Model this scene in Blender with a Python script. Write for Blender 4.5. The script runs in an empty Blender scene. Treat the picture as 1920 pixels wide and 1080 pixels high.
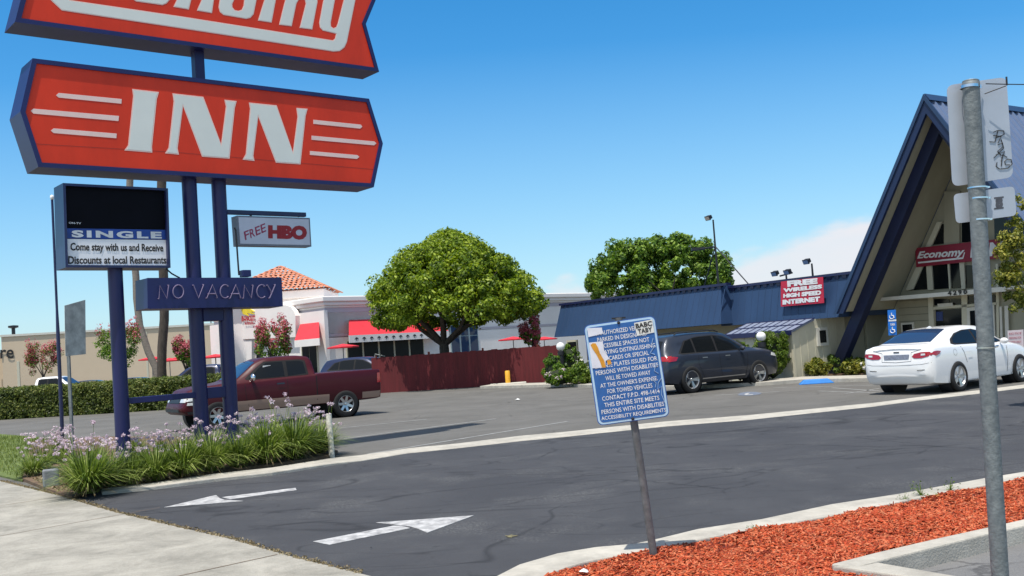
import bpy, bmesh, math, random
import numpy as np
from mathutils import Vector, Matrix, geometry
from mathutils.bvhtree import BVHTree
random.seed(7)
RNG = np.random.default_rng(11)
C = bpy.context.scene.collection
scene = bpy.context.scene
R = math.radians
V = Vector
# ------------------------------------------------------------------ camera
F = 1900.0; H = 1.65; PITCH = R(3.365); ROLL = R(4.0)
CF_ = V((0, math.cos(PITCH), math.sin(PITCH))); r0 = V((1, 0, 0)); u0 = V((0, -math.sin(PITCH), math.cos(PITCH)))
CR_ = r0*math.cos(ROLL) - u0*math.sin(ROLL); CU_ = u0*math.cos(ROLL) + r0*math.sin(ROLL)
EYE = V((0, 0, H))
cam = bpy.data.objects.new('camera', bpy.data.cameras.new('camera')); C.objects.link(cam)
cam.matrix_world = Matrix(((CR_.x, CU_.x, -CF_.x, 0), (CR_.y, CU_.y, -CF_.y, 0), (CR_.z, CU_.z, -CF_.z, H), (0, 0, 0, 1)))
cam.data.sensor_width = 36; cam.data.lens = F/1920*36; cam.data.clip_start = .1; cam.data.clip_end = 3000
scene.camera = cam

def ray(px, py): return CF_ + CR_*((px-960)/F) + CU_*((540-py)/F)
def G(px, py, z=0.0):
    d = ray(px, py); return EYE + d*((z-H)/d.z)
def at(px, py, Y):
    d = ray(px, py); return EYE + d*(Y/d.y)

class Frame:
    """a local frame: e1 along, e2 in depth, z up"""
    def __init__(s, O, az1, az2):
        s.O = V((O.x, O.y, 0)); s.e1 = V((math.sin(R(az1)), math.cos(R(az1)), 0)); s.e2 = V((math.sin(R(az2)), math.cos(R(az2)), 0))
    def w(s, a, b, z): return s.O + s.e1*a + s.e2*b + V((0, 0, z))
    def px(s, x, y, t):
        d = ray(x, y); k = (t - (EYE - s.O).dot(s.e2))/d.dot(s.e2); p = EYE + d*k - s.O
        return (p.dot(s.e1), p.z)
    def gp(s, x, y, z=0):
        p = G(x, y, z) - s.O; return (p.dot(s.e1), p.dot(s.e2))
    def rotz(s): return math.atan2(s.e1.y, s.e1.x)

# ------------------------------------------------------------------ tagging
ROOTM = {}
def tag(o, label=None, cat=None, group=None, kind=None):
    if label: o['label'] = label
    if cat: o['category'] = cat
    if group: o['group'] = group
    if kind: o['kind'] = kind
    return o
def thing(name, label, cat, loc, rotz=0, group=None):
    o = bpy.data.objects.new(name, None); C.objects.link(o); o.empty_display_size = .2
    o.location = loc; o.rotation_euler = (0, 0, rotz)
    ROOTM[o.name] = Matrix.Translation(V(loc)) @ Matrix.Rotation(rotz, 4, 'Z')
    return tag(o, label, cat, group)
def copy_tree(o, loc, rotz=0, scale=1, label=None, parent=None):
    c = o.copy(); C.objects.link(c)
    if parent is None:
        c.location = loc; c.rotation_euler = (0, 0, rotz); c.scale = (scale,)*3 if not isinstance(scale, tuple) else scale
        if label: c['label'] = label
    else: c.parent = parent
    for ch in list(o.children): copy_tree(ch, None, parent=c)
    return c

# ------------------------------------------------------------------ mesh builder
class MB:
    def __init__(s): s.v = []; s.f = []; s.m = []
    def add(s, vs, fs, m=0):
        n = len(s.v); s.v += [tuple(x) for x in vs]
        for f in fs: s.f.append(tuple(i+n for i in f)); s.m.append(m)
        return s
    def box(s, c, size, M=None, m=0):
        hx, hy, hz = [x/2 for x in size]
        vs = [V((x, y, z)) for x in (-hx, hx) for y in (-hy, hy) for z in (-hz, hz)]
        if M is not None: vs = [M @ v for v in vs]
        c = V(c); return s.add([c+v for v in vs], [(0, 1, 3, 2), (4, 6, 7, 5), (0, 4, 5, 1), (2, 3, 7, 6), (0, 2, 6, 4), (1, 5, 7, 3)], m)
    def fbox(s, fr, a0, a1, b0, b1, z0, z1, m=0):
        vs = [fr.w(a, b, z) for a in (a0, a1) for b in (b0, b1) for z in (z0, z1)]
        return s.add(vs, [(0, 1, 3, 2), (4, 6, 7, 5), (0, 4, 5, 1), (2, 3, 7, 6), (0, 2, 6, 4), (1, 5, 7, 3)], m)
    def prism(s, pts, vec, m=0, side_m=None):
        """pts: planar loop of 3-D points, extruded by vec"""
        pts = [V(p) for p in pts]; vec = V(vec); n = len(pts)
        tris = geometry.tessellate_polygon([pts])
        vs = pts + [p+vec for p in pts]
        s.add(vs, [tuple(t) for t in tris] + [tuple(i+n for i in t[::-1]) for t in tris], m)
        s.add(vs, [(i, (i+1) % n, (i+1) % n+n, i+n) for i in range(n)], m if side_m is None else side_m)
        return s
    def fprism(s, fr, poly, t0, t1, m=0, side_m=None):
        return s.prism([fr.w(a, t0, z) for a, z in poly], fr.e2*(t1-t0), m, side_m)
    def tube(s, path, r, n=10, m=0, cap=True):
        path = [V(p) for p in path]; k = len(path); rr = r if isinstance(r, (list, tuple)) else [r]*k
        vs = []; prev = None
        for i, p in enumerate(path):
            d = (path[min(i+1, k-1)] - path[max(i-1, 0)]).normalized()
            if prev is None:
                a = d.orthogonal().normalized()
            else:
                a = (prev - d*prev.dot(d)); a = a.normalized() if a.length > 1e-5 else d.orthogonal().normalized()
            prev = a; b = d.cross(a)
            for j in range(n):
                t = 2*math.pi*j/n; vs.append(p + (a*math.cos(t)+b*math.sin(t))*rr[i])
        fs = [(i*n+j, i*n+(j+1) % n, (i+1)*n+(j+1) % n, (i+1)*n+j) for i in range(k-1) for j in range(n)]
        if cap: fs += [tuple(range(n))[::-1], tuple(range((k-1)*n, k*n))]
        return s.add(vs, fs, m)
    def lathe(s, prof, n=24, M=None, m=0, close=False):
        """prof: (r, h) around local Z"""
        vs = []
        for (r, h) in prof:
            for j in range(n):
                t = 2*math.pi*j/n; v = V((r*math.cos(t), r*math.sin(t), h)); vs.append(M @ v if M is not None else v)
        k = len(prof); fs = [(i*n+j, i*n+(j+1) % n, (i+1)*n+(j+1) % n, (i+1)*n+j) for i in range(k-1) for j in range(n)]
        if close: fs += [((k-1)*n+j, (k-1)*n+(j+1) % n, (j+1) % n, j) for j in range(n)]
        return s.add(vs, fs, m)
    def build(s, name, mats, root=None, parent=None, smooth=0, bevel=0, local=False):
        """root: the thing whose frame the verts are moved into; parent: the direct parent (part) if deeper"""
        me = bpy.data.meshes.new(name)
        vs = s.v
        top = root if root is not None else parent
        if root is not None and not local:
            Mi = ROOTM[root.name].inverted(); vs = [tuple(Mi @ V(v)) for v in vs]
        me.from_pydata(vs, [], s.f)
        mats = mats if isinstance(mats, (list, tuple)) else [mats]
        for x in mats: me.materials.append(x)
        if len(mats) > 1: me.polygons.foreach_set('material_index', s.m)
        bm = bmesh.new(); bm.from_mesh(me); bmesh.ops.recalc_face_normals(bm, faces=bm.faces[:]) if len(s.f) < 60000 else None
        bm.to_mesh(me); bm.free()
        if smooth:
            me.polygons.foreach_set('use_smooth', [True]*len(me.polygons)); me.set_sharp_from_angle(angle=R(smooth))
        me.update()
        o = bpy.data.objects.new(name, me); C.objects.link(o)
        if parent is not None: o.parent = parent
        elif root is not None: o.parent = root
        if bevel:
            b = o.modifiers.new('bevel', 'BEVEL'); b.width = bevel; b.segments = 2; b.limit_method = 'ANGLE'
        return o
def np_mesh(name, verts, quads, mats, parent=None, midx=None, root=None):
    me = bpy.data.meshes.new(name); verts = np.asarray(verts, dtype=np.float32); quads = np.asarray(quads, dtype=np.int32)
    if root is not None:
        Mi = np.array(ROOTM[root.name].inverted()); verts = verts @ Mi[:3, :3].T + Mi[:3, 3]
    k = quads.shape[1]
    me.vertices.add(len(verts)); me.vertices.foreach_set('co', np.ascontiguousarray(verts, dtype=np.float32).ravel())
    me.loops.add(quads.size); me.loops.foreach_set('vertex_index', quads.ravel())
    me.polygons.add(len(quads)); me.polygons.foreach_set('loop_start', np.arange(0, quads.size, k, dtype=np.int32))
    if midx is not None: me.polygons.foreach_set('material_index', np.asarray(midx, dtype=np.int32))
    me.update(calc_edges=True); me.validate()
    for x in (mats if isinstance(mats, (list, tuple)) else [mats]): me.materials.append(x)
    o = bpy.data.objects.new(name, me); C.objects.link(o)
    if parent is not None: o.parent = parent
    return o

# ------------------------------------------------------------------ materials
def newmat(name):
    m = bpy.data.materials.new(name); m.use_nodes = True; nt = m.node_tree; nt.nodes.clear()
    out = nt.nodes.new('ShaderNodeOutputMaterial'); b = nt.nodes.new('ShaderNodeBsdfPrincipled')
    nt.links.new(b.outputs[0], out.inputs[0]); return m, nt, b
def N(nt, t, **kw):
    n = nt.nodes.new(t)
    for k, v in kw.items():
        if k.startswith('i_'): n.inputs[k[2:].replace('_', ' ')].default_value = v
        else: setattr(n, k, v)
    return n
def pm(name, col, rough=.6, metal=0, var=.12, scale=3, bump=0, bscale=40, coat=0, col2=None, detail=6, stretch=None, spec=.5, dirt=0):
    """painted / mineral surface with noise variation and fine bump"""
    m, nt, b = newmat(name); L = nt.links.new
    tc = N(nt, 'ShaderNodeTexCoord'); vec = tc.outputs['Object']
    if stretch:
        mp = N(nt, 'ShaderNodeMapping'); mp.inputs['Scale'].default_value = stretch; L(vec, mp.inputs[0]); vec = mp.outputs[0]
    n1 = N(nt, 'ShaderNodeTexNoise', i_Scale=scale, i_Detail=detail, i_Roughness=.65); L(vec, n1.inputs['Vector'])
    rp = N(nt, 'ShaderNodeValToRGB'); e = rp.color_ramp.elements
    c2 = col2 or tuple(min(1, c*(1+var)) for c in col); c1 = tuple(c*(1-var) for c in col) if not col2 else col
    e[0].position = .32; e[0].color = (*c1, 1); e[1].position = .68; e[1].color = (*c2, 1)
    L(n1.outputs[0], rp.inputs[0]); colout = rp.outputs[0]
    if dirt:
        n3 = N(nt, 'ShaderNodeTexNoise', i_Scale=scale*.23, i_Detail=9, i_Roughness=.75); L(vec, n3.inputs['Vector'])
        mr = N(nt, 'ShaderNodeMapRange', i_From_Min=.45, i_From_Max=.7, i_To_Min=0, i_To_Max=dirt); L(n3.outputs[0], mr.inputs[0])
        mx = N(nt, 'ShaderNodeMix', data_type='RGBA'); L(mr.outputs[0], mx.inputs[0]); L(colout, mx.inputs[6]); mx.inputs[7].default_value = (*[c*.45 for c in col], 1); colout = mx.outputs[2]
    L(colout, b.inputs['Base Color'])
    b.inputs['Roughness'].default_value = rough; b.inputs['Metallic'].default_value = metal; b.inputs['Coat Weight'].default_value = coat
    b.inputs['Coat Roughness'].default_value = .06; b.inputs['Specular IOR Level'].default_value = spec
    if bump:
        n2 = N(nt, 'ShaderNodeTexNoise', i_Scale=bscale, i_Detail=5, i_Roughness=.6); L(vec, n2.inputs['Vector'])
        bp = N(nt, 'ShaderNodeBump', i_Strength=min(1, bump), i_Distance=.02); L(n2.outputs[0], bp.inputs['Height']); L(bp.outputs[0], b.inputs['Normal'])
    return m
def leafmat(name, stops, trans=.35, rough=.5, nscale=1.3):
    m, nt, b = newmat(name); L = nt.links.new
    g = N(nt, 'ShaderNodeNewGeometry'); rp = N(nt, 'ShaderNodeValToRGB'); cr_ = rp.color_ramp; cr_.interpolation = 'LINEAR'
    e = cr_.elements; e[0].color = (*stops[0], 1); e[1].color = (*stops[-1], 1)
    for i, s in enumerate(stops[1:-1]): x = e.new((i+1)/(len(stops)-1)); x.color = (*s, 1)
    tc = N(nt, 'ShaderNodeTexCoord'); nz = N(nt, 'ShaderNodeTexNoise', i_Scale=nscale, i_Detail=3); L(tc.outputs['Object'], nz.inputs['Vector'])
    mr = N(nt, 'ShaderNodeMapRange', i_From_Min=.32, i_From_Max=.68, i_To_Min=-.28, i_To_Max=.28); L(nz.outputs[0], mr.inputs[0])
    ad = N(nt, 'ShaderNodeMath', operation='ADD'); ad.use_clamp = True; L(g.outputs['Random Per Island'], ad.inputs[0]); L(mr.outputs[0], ad.inputs[1])
    L(ad.outputs[0], rp.inputs[0]); L(rp.outputs[0], b.inputs['Base Color']); b.inputs['Roughness'].default_value = rough
    b.inputs['Specular IOR Level'].default_value = .3
    t = N(nt, 'ShaderNodeBsdfTranslucent'); hs = N(nt, 'ShaderNodeHueSaturation', i_Value=1.3, i_Saturation=1.1); L(rp.outputs[0], hs.inputs['Color']); L(hs.outputs[0], t.inputs[0])
    mx = N(nt, 'ShaderNodeMixShader'); mx.inputs[0].default_value = trans
    out = [n for n in nt.nodes if n.type == 'OUTPUT_MATERIAL'][0]
    L(b.outputs[0], mx.inputs[1]); L(t.outputs[0], mx.inputs[2]); L(mx.outputs[0], out.inputs[0]); return m
def glassmat(name, col=(.012, .016, .02), rough=.04):
    m, nt, b = newmat(name); b.inputs['Base Color'].default_value = (*col, 1); b.inputs['Roughness'].default_value = rough
    b.inputs['Specular IOR Level'].default_value = .28; return m

M = {}
M['navy'] = pm('navy_paint', (.012, .016, .07), .35, var=.25, scale=2, coat=.1, bump=.1, bscale=8, stretch=(1, 1, .35))
M['pole_blue'] = pm('pole_blue_paint', (.009, .011, .085), .42, var=.22, scale=3, stretch=(1, 1, .2), dirt=.25)
M['cab_blue'] = pm('cabinet_blue_paint', (.011, .014, .095), .4, var=.2, scale=1.5, dirt=.3)
M['sign_red'] = pm('sign_red_panel', (.68, .042, .012), .45, var=.16, scale=.9, spec=.3, stretch=(1, 1, .35), dirt=.10)
M['sign_white'] = pm('sign_white_letter', (.72, .74, .68), .5, var=.04, scale=1)
M['sign_pink'] = pm('sign_letter_edge', (.86, .60, .52), .5, var=.04)
M['black'] = pm('black_panel', (.002, .002, .005), .6, var=.3, spec=.12)
M['glass_black'] = pm('black_window', (.006, .007, .008), .3, var=.3, spec=.15)
M['rubber'] = pm('rubber', (.012, .012, .013), .85, var=.2, bump=.2)
M['dark'] = pm('dark_metal', (.015, .016, .02), .5, var=.2)
M['white'] = pm('white_paint', (.75, .75, .74), .5, var=.04)
M['steel'] = pm('galvanised_steel', (.20, .22, .225), .55, metal=.35, var=.28, scale=25, bump=.1, bscale=60, dirt=.25, stretch=(1, 1, .5))
M['alum'] = pm('aluminium_plate', (.42, .46, .52), .45, metal=.35, var=.08, scale=4)
M['chrome'] = pm('chrome', (.72, .73, .74), .16, metal=1, var=.05)
M['rim'] = pm('alloy', (.50, .51, .52), .28, metal=.85, var=.08)
M['glass'] = glassmat('dark_glass', (.008, .010, .012), .08)
M['glass_blue'] = glassmat('blue_tint_glass', (.02, .04, .09))
M['taillight'] = pm('red_lens', (.34, .006, .012), .12, var=.15, scale=20, coat=.8)
M['lens'] = pm('clear_lens', (.62, .63, .62), .1, var=.15, scale=20, coat=.8)
M['concrete'] = None
M['kerb'] = pm('kerb_concrete', (.45, .425, .37), .9, var=.16, scale=5, bump=.4, bscale=60, dirt=.55)
M['beige'] = pm('beige_siding', (.34, .32, .235), .8, var=.07, scale=2, stretch=(1, 1, .2), bump=.1, bscale=30)  # left darker for the shaded soffit and lobby wall
M['beige_trim_lit_wall'] = pm('beige_trim_lit_wall', (.56, .53, .41), .75, var=.05)  # trim colour; on the lean-to walls its lighter tone paints in sunlight
M['offwhite'] = pm('offwhite_board', (.62, .60, .53), .7, var=.06)
M['stucco'] = pm('white_stucco', (.86, .81, .77), .9, var=.05, scale=.6, bump=.15, bscale=30, dirt=.05)
M['stucco_lav_shade'] = pm('lavender_stucco_and_shade', (.50, .46, .50), .9, var=.05, scale=.6)  # belt course colour, also used to paint the cornice shadow
M['tan'] = pm('tan_stucco', (.60, .48, .34), .9, var=.06, scale=.12, dirt=.06)
M['awning'] = pm('red_canvas', (.62, .025, .04), .75, var=.1, scale=2)
M['tile'] = pm('clay_tile', (.50, .16, .08), .8, col2=(.62, .29, .19), scale=2.5)
M['bark'] = pm('bark', (.07, .055, .045), .95, var=.35, scale=8, bump=.6, bscale=25, stretch=(1, 1, .3))
M['palebark'] = pm('pale_bark', (.22, .19, .16), .95, var=.2, scale=6, bump=.4, bscale=20, stretch=(1, 1, 2))
M['bluepaint'] = pm('blue_paint', (.012, .19, .58), .6, var=.12)
M['yellow'] = pm('yellow_paint', (.78, .40, .03), .5, var=.12, scale=6)
M['fasc'] = pm('mansard_blue', (.022, .050, .115), .42, var=.10, scale=1.2, stretch=(1, 1, .15), dirt=.12)
M['beam'] = pm('dark_beam_blue', (.006, .012, .050), .5, var=.15, scale=1.5)
M['barge'] = pm('barge_blue', (.009, .021, .070), .45, var=.15, scale=1.5)
M['roofmetal'] = pm('roof_metal', (.13, .18, .29), .38, metal=.2, var=.08, scale=2)
M['globe'] = pm('white_globe', (.85, .85, .83), .3, var=.02)

LEAF_FICUS = leafmat('ficus_leaf', [(.045, .085, .008), (.12, .195, .014), (.24, .33, .024), (.40, .48, .06)])
LEAF_DARK = leafmat('dark_leaf', [(.030, .070, .012), (.08, .165, .022), (.16, .27, .03), (.28, .39, .06)])
LEAF_HEDGE = leafmat('hedge_leaf', [(.03, .045, .012), (.07, .10, .02), (.13, .17, .03), (.19, .20, .05)], .25)
LEAF_GOLD = leafmat('golden_leaf', [(.045, .070, .012), (.13, .16, .02), (.27, .27, .04), (.44, .40, .09)])
LEAF_BOX = leafmat('box_leaf', [(.03, .07, .008), (.085, .15, .018), (.16, .24, .03), (.24, .31, .06)])
BLADE = leafmat('blade', [(.05, .09, .018), (.12, .18, .028), (.22, .30, .05), (.38, .44, .15)], .25, nscale=3)
STRAW = leafmat('straw', [(.16, .12, .06), (.25, .19, .10), (.32, .27, .16)], .1)
PINKF = leafmat('pink_flower', [(.50, .36, .45), (.66, .53, .60), (.80, .72, .74)], .3)
ROSEF = leafmat('rose_flower', [(.42, .06, .09), (.55, .13, .17), (.62, .24, .26)], .3)
WHITEF = leafmat('white_flower', [(.75, .72, .66), (.85, .83, .8)], .2)

# ------------------------------------------------------------------ text and flat shapes on planes
def text_geo(s, off=0.0, res=3, shear=0, space=1.0):
    cu_ = bpy.data.curves.new('t', 'FONT'); cu_.body = s; cu_.resolution_u = res; cu_.fill_mode = 'FRONT'; cu_.offset = off; cu_.shear = shear; cu_.space_character = space
    o = bpy.data.objects.new('t', cu_); C.objects.link(o)
    dg = bpy.context.evaluated_depsgraph_get(); dg.update(); me = bpy.data.meshes.new_from_object(o.evaluated_get(dg))
    vs = [(v.co.x, v.co.y) for v in me.vertices]; fs = [tuple(p.vertices) for p in me.polygons]
    bpy.data.objects.remove(o); bpy.data.curves.remove(cu_); bpy.data.meshes.remove(me)
    x0 = min(v[0] for v in vs); x1 = max(v[0] for v in vs); y0 = min(v[1] for v in vs); y1 = max(v[1] for v in vs)
    return [((x-x0)/(x1-x0), (y-y0)/(y1-y0)) for x, y in vs], fs
def text_on(mb, s, quad, off=0.0, m=0, shear=0, res=3, space=1.0, thick=None):
    """quad: TL, TR, BR, BL as 3-D points"""
    vs, fs = text_geo(s, off, res, shear, space); TL, TR, BR, BL = [V(q) for q in quad]
    P3 = [(BL.lerp(BR, x)).lerp(TL.lerp(TR, x), y) for x, y in vs]
    mb.add(P3, fs, m); return mb
def slab(mb, pts, d, m=0):
    """a thin solid with outline pts (3-D, planar) and thickness vector d"""
    return mb.prism(pts, d, m)
def inset2(poly, d):
    n = len(poly); area = sum(poly[i][0]*poly[(i+1) % n][1]-poly[(i+1) % n][0]*poly[i][1] for i in range(n)); sg = 1 if area > 0 else -1; out = []
    for i in range(n):
        p0, p1, p2 = V(poly[i-1]), V(poly[i]), V(poly[(i+1) % n]); a = (p1-p0).normalized(); b = (p2-p1).normalized()
        na = V((-a.y, a.x))*sg; nb = V((-b.y, b.x))*sg; nn = na+nb; l = nn.length
        nn = nn/l if l > 1e-4 else na; k = d/max(.45, nn.dot(na)); out.append(tuple(p1+nn*k))
    return out
def zp(pts, sc, ox, oy): return [(x/sc+ox, y/sc+oy) for x, y in pts]

# ------------------------------------------------------------------ leaves
def leaf_cloud(centres, radii, n_per, size, seed=0, squash=1.0, shell=.55, up=.3):
    rng = np.random.default_rng(seed); cs = np.asarray(centres, float); k = len(cs); rad = np.broadcast_to(np.asarray(radii, float), (k,))
    n = k*n_per; c = np.repeat(cs, n_per, 0); r = np.repeat(rad, n_per)
    d = rng.normal(size=(n, 3)); d /= np.linalg.norm(d, axis=1)[:, None]; rr = r*(shell+(1-shell)*rng.random(n))
    p = c + d*rr[:, None]*np.array([1, 1, squash])
    nrm = d + rng.normal(size=(n, 3))*.55 + np.array([0, 0, up]); nrm /= np.linalg.norm(nrm, axis=1)[:, None]
    t = rng.normal(size=(n, 3)); a = np.cross(nrm, t); a /= np.linalg.norm(a, axis=1)[:, None]; b = np.cross(nrm, a)
    s = size*(.65+.7*rng.random(n))[:, None]
    v = np.stack([p-a*s, p-b*s*.5+nrm*s*.12, p+a*s, p+b*s*.5+nrm*s*.12], 1).reshape(-1, 3)
    return v, np.arange(4*n).reshape(-1, 4)
def join_np(parts):
    vs = []; fs = []; o = 0
    for v, f in parts: vs.append(v); fs.append(f+o); o += len(v)
    return np.concatenate(vs), np.concatenate(fs)
# ------------------------------------------------------------------ ground materials
def asphalt(name, c1, c2, speck=.35, streak=.5, marks=True):
    m, nt, b = newmat(name); L = nt.links.new; tc = N(nt, 'ShaderNodeTexCoord'); vec = tc.outputs['Object']
    def noise(sc, det=5, ro=.6, di=0, v=vec): n = N(nt, 'ShaderNodeTexNoise', i_Scale=sc, i_Detail=det, i_Roughness=ro, i_Distortion=di); L(v, n.inputs['Vector']); return n.outputs[0]
    def ramp(x, a, b_, lo=0, hi=1): n = N(nt, 'ShaderNodeMapRange', i_From_Min=a, i_From_Max=b_, i_To_Min=lo, i_To_Max=hi); L(x, n.inputs[0]); return n.outputs[0]
    def mul(a, c): n = N(nt, 'ShaderNodeMath', operation='MULTIPLY'); L(a, n.inputs[0]); (L(c, n.inputs[1]) if not isinstance(c, float) else setattr(n.inputs[1], 'default_value', c)); return n.outputs[0]
    def mix(f, a, col_, bt='MIX'):
        n = N(nt, 'ShaderNodeMix', data_type='RGBA', blend_type=bt); (L(f, n.inputs[0]) if not isinstance(f, float) else setattr(n.inputs[0], 'default_value', f)); L(a, n.inputs[6])
        if isinstance(col_, tuple): n.inputs[7].default_value = (*col_, 1)
        else: L(col_, n.inputs[7])
        return n.outputs[2]
    base = N(nt, 'ShaderNodeRGB'); base.outputs[0].default_value = (*c1, 1); dk = tuple(c*.42 for c in c1)
    col = mix(ramp(noise(.45, 9, .68, .5), .38, .62), base.outputs[0], c2)
    g1 = noise(38, 6, .85); g2 = noise(120, 3, .8)
    col = mix(mul(ramp(noise(.7, 7, .62), .50, .70), mul(ramp(g1, .48, .64), .8)), col, (.24, .24, .23)) if speck > .4 else mix(mul(ramp(g1, .5, .66), speck), col, (.27, .265, .25))
    col = mix(ramp(g2, .36, .5, .35, 0), col, dk)
    if marks:
        for sc, wd, amt, seed in ((.15, .007, streak, 0), (.22, .006, streak*.9, 7), (.33, .005, streak*.8, 13), (.6, .004, streak*.7, 29)):
            mp = N(nt, 'ShaderNodeMapping'); mp.inputs['Location'].default_value = (seed*3.1, seed*1.7, 0); mp.inputs['Rotation'].default_value = (0, 0, .6+seed); mp.inputs['Scale'].default_value = (.5, 1.4, 1); L(vec, mp.inputs[0])
            nz = noise(sc, 3, .4, 1.4, mp.outputs[0]); s1 = N(nt, 'ShaderNodeMath', operation='SUBTRACT'); L(nz, s1.inputs[0]); s1.inputs[1].default_value = .5
            ab = N(nt, 'ShaderNodeMath', operation='ABSOLUTE'); L(s1.outputs[0], ab.inputs[0]); col = mix(mul(ramp(ab.outputs[0], 0, wd, amt, 0), ramp(noise(2.5, 3), .35, .5)), col, dk)
        vo = N(nt, 'ShaderNodeTexVoronoi', feature='DISTANCE_TO_EDGE', i_Scale=.55); nv = N(nt, 'ShaderNodeTexNoise', i_Scale=1.8, i_Detail=6, i_Roughness=.7); L(vec, nv.inputs['Vector']); mv = N(nt, 'ShaderNodeMix', data_type='RGBA'); mv.inputs[0].default_value = .28; L(vec, mv.inputs[6]); L(nv.outputs['Color'], mv.inputs[7]); L(mv.outputs[2], vo.inputs['Vector'])
        col = mix(mul(ramp(vo.outputs[0], 0, .010, .75, 0), ramp(noise(.5, 2), .50, .60)), col, dk)
        sp = N(nt, 'ShaderNodeTexVoronoi', i_Scale=1.7); L(vec, sp.inputs['Vector']); col = mix(mul(ramp(sp.outputs['Distance'], .03, .09, .5, 0), ramp(noise(.8, 2), .5, .6)), col, dk)
    L(col, b.inputs['Base Color']); b.inputs['Roughness'].default_value = .88; b.inputs['Specular IOR Level'].default_value = .3
    bp = N(nt, 'ShaderNodeBump', i_Strength=.7, i_Distance=.012); L(g1, bp.inputs['Height']); L(bp.outputs[0], b.inputs['Normal'])
    return m
M['drive'] = asphalt('driveway_asphalt', (.051, .053, .060), (.066, .068, .075), .65, .7)
M['lot'] = asphalt('lot_asphalt', (.115, .111, .102), (.15, .145, .135), .3, .3)
M['park'] = asphalt('parking_asphalt', (.13, .13, .135), (.21, .21, .21), .3, .15)
def conc():
    m, nt, b = newmat('sidewalk_concrete'); L = nt.links.new; tc = N(nt, 'ShaderNodeTexCoord'); vec = tc.outputs['Object']
    n1 = N(nt, 'ShaderNodeTexNoise', i_Scale=1.6, i_Detail=12, i_Roughness=.78, i_Distortion=.4); L(vec, n1.inputs['Vector'])
    rp = N(nt, 'ShaderNodeValToRGB'); e = rp.color_ramp.elements; e[0].position = .33; e[0].color = (.21, .20, .17, 1); e[1].position = .62; e[1].color = (.39, .37, .32, 1)
    L(n1.outputs[0], rp.inputs[0])
    n2 = N(nt, 'ShaderNodeTexNoise', i_Scale=90, i_Detail=3); L(vec, n2.inputs['Vector']); mr = N(nt, 'ShaderNodeMapRange', i_From_Min=.3, i_From_Max=.7, i_To_Min=.82, i_To_Max=1.12); L(n2.outputs[0], mr.inputs[0])
    mx = N(nt, 'ShaderNodeMix', data_type='RGBA', blend_type='MULTIPLY'); mx.inputs[0].default_value = 1; L(rp.outputs[0], mx.inputs[6]); L(mr.outputs[0], mx.inputs[7])
    L(mx.outputs[2], b.inputs['Base Color']); b.inputs['Roughness'].default_value = .9
    bp = N(nt, 'ShaderNodeBump', i_Strength=.3, i_Distance=.01); L(n2.outputs[0], bp.inputs['Height']); L(bp.outputs[0], b.inputs['Normal']); return m
M['concrete'] = conc()
M['soil'] = pm('soil', (.10, .062, .038), .95, var=.5, scale=3, bump=.8, bscale=25, col2=(.20, .13, .08))
M['dirt'] = pm('dry_ground', (.22, .19, .14), .95, var=.3, scale=.4)
M['lawn'] = pm('lawn_base', (.11, .15, .035), .95, var=.4, scale=3, bump=.5, bscale=40)
M['marking'] = pm('worn_white_paint', (.20, .20, .205), .8, col2=(.58, .58, .58), scale=9, detail=10, bump=.3, bscale=70)
M['faint'] = pm('faded_line_paint', (.20, .20, .195), .85, col2=(.31, .31, .30), scale=4, detail=10)

def sheet(name, pts, z, mat, thick=.02, kind='structure'):
    pts = [V((p[0], p[1], z)) for p in pts]
    mb = MB(); mb.prism(pts, (0, 0, -thick)); o = mb.build(name, mat); o['kind'] = kind; return o
def ribbon(name, A, B, zt, mat, zb=-.05):
    """a kerb: A and B are its two top edges (3-D), top heights already in z"""
    n = len(A); mb = MB(); vs = []
    for a, b in zip(A, B): vs += [V((a.x, a.y, a.z)), V((b.x, b.y, b.z)), V((b.x, b.y, zb)), V((a.x, a.y, zb))]
    fs = [(i*4+j, i*4+(j+1) % 4, (i+1)*4+(j+1) % 4, (i+1)*4+j) for i in range(n-1) for j in range(4)] + [(0, 1, 2, 3), tuple(range(n*4-4, n*4))[::-1]]
    mb.add(vs, fs); o = mb.build(name, mat, bevel=.012); o['kind'] = 'structure'; return o

sheet('ground', [(-1500, -300), (1500, -300), (1500, 2500), (-1500, 2500)], -.06, M['dirt'])
sheet('parking_lot', [(-130, -10), (90, -10), (90, 150), (-130, 150)], 0, M['lot'])
# concrete ribbon that crosses the picture (kerb beside the planting bed, flush gutter further on)
SU = [(190, 916), (292, 904), (401, 888), (510, 876.5), (620, 859), (678, 853), (767, 840), (856, 831.5), (975, 817), (1064, 809), (1120, 803), (1247, 790), (1400, 778.5), (1640, 755), (1721, 744.5), (1835, 731.5), (1920, 721), (2150, 693)]
SL = [(191, 921.5), (292, 911), (401, 897), (510, 885.5), (620, 869), (678, 863), (767, 849), (856, 840), (975, 826.5), (1064, 818), (1120, 812), (1247, 799), (1400, 787), (1640, 761.5), (1721, 750.5), (1835, 737.5), (1920, 727), (2150, 699)]
SZ = [.055, .055, .055, .05, .04, .02] + [.012]*12
ribbon('concrete_gutter', [G(x, y, z) for (x, y), z in zip(SU, SZ)], [G(x, y, z) for (x, y), z in zip(SL, SZ)], None, M['kerb'])
WE = [(-420, 800), (0, 904), (109, 931), (135, 939), (219, 964), (328, 990), (437, 1015), (547, 1048), (620, 1066), (675, 1080)]
W3 = [G(x, y) for x, y in WE]; dW = (W3[-1]-W3[-3]).normalized(); W3.append(W3[-1]+dW*14)
edge = [p.copy() for p in W3]
for i, p in enumerate(edge): p.z = .02
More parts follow.
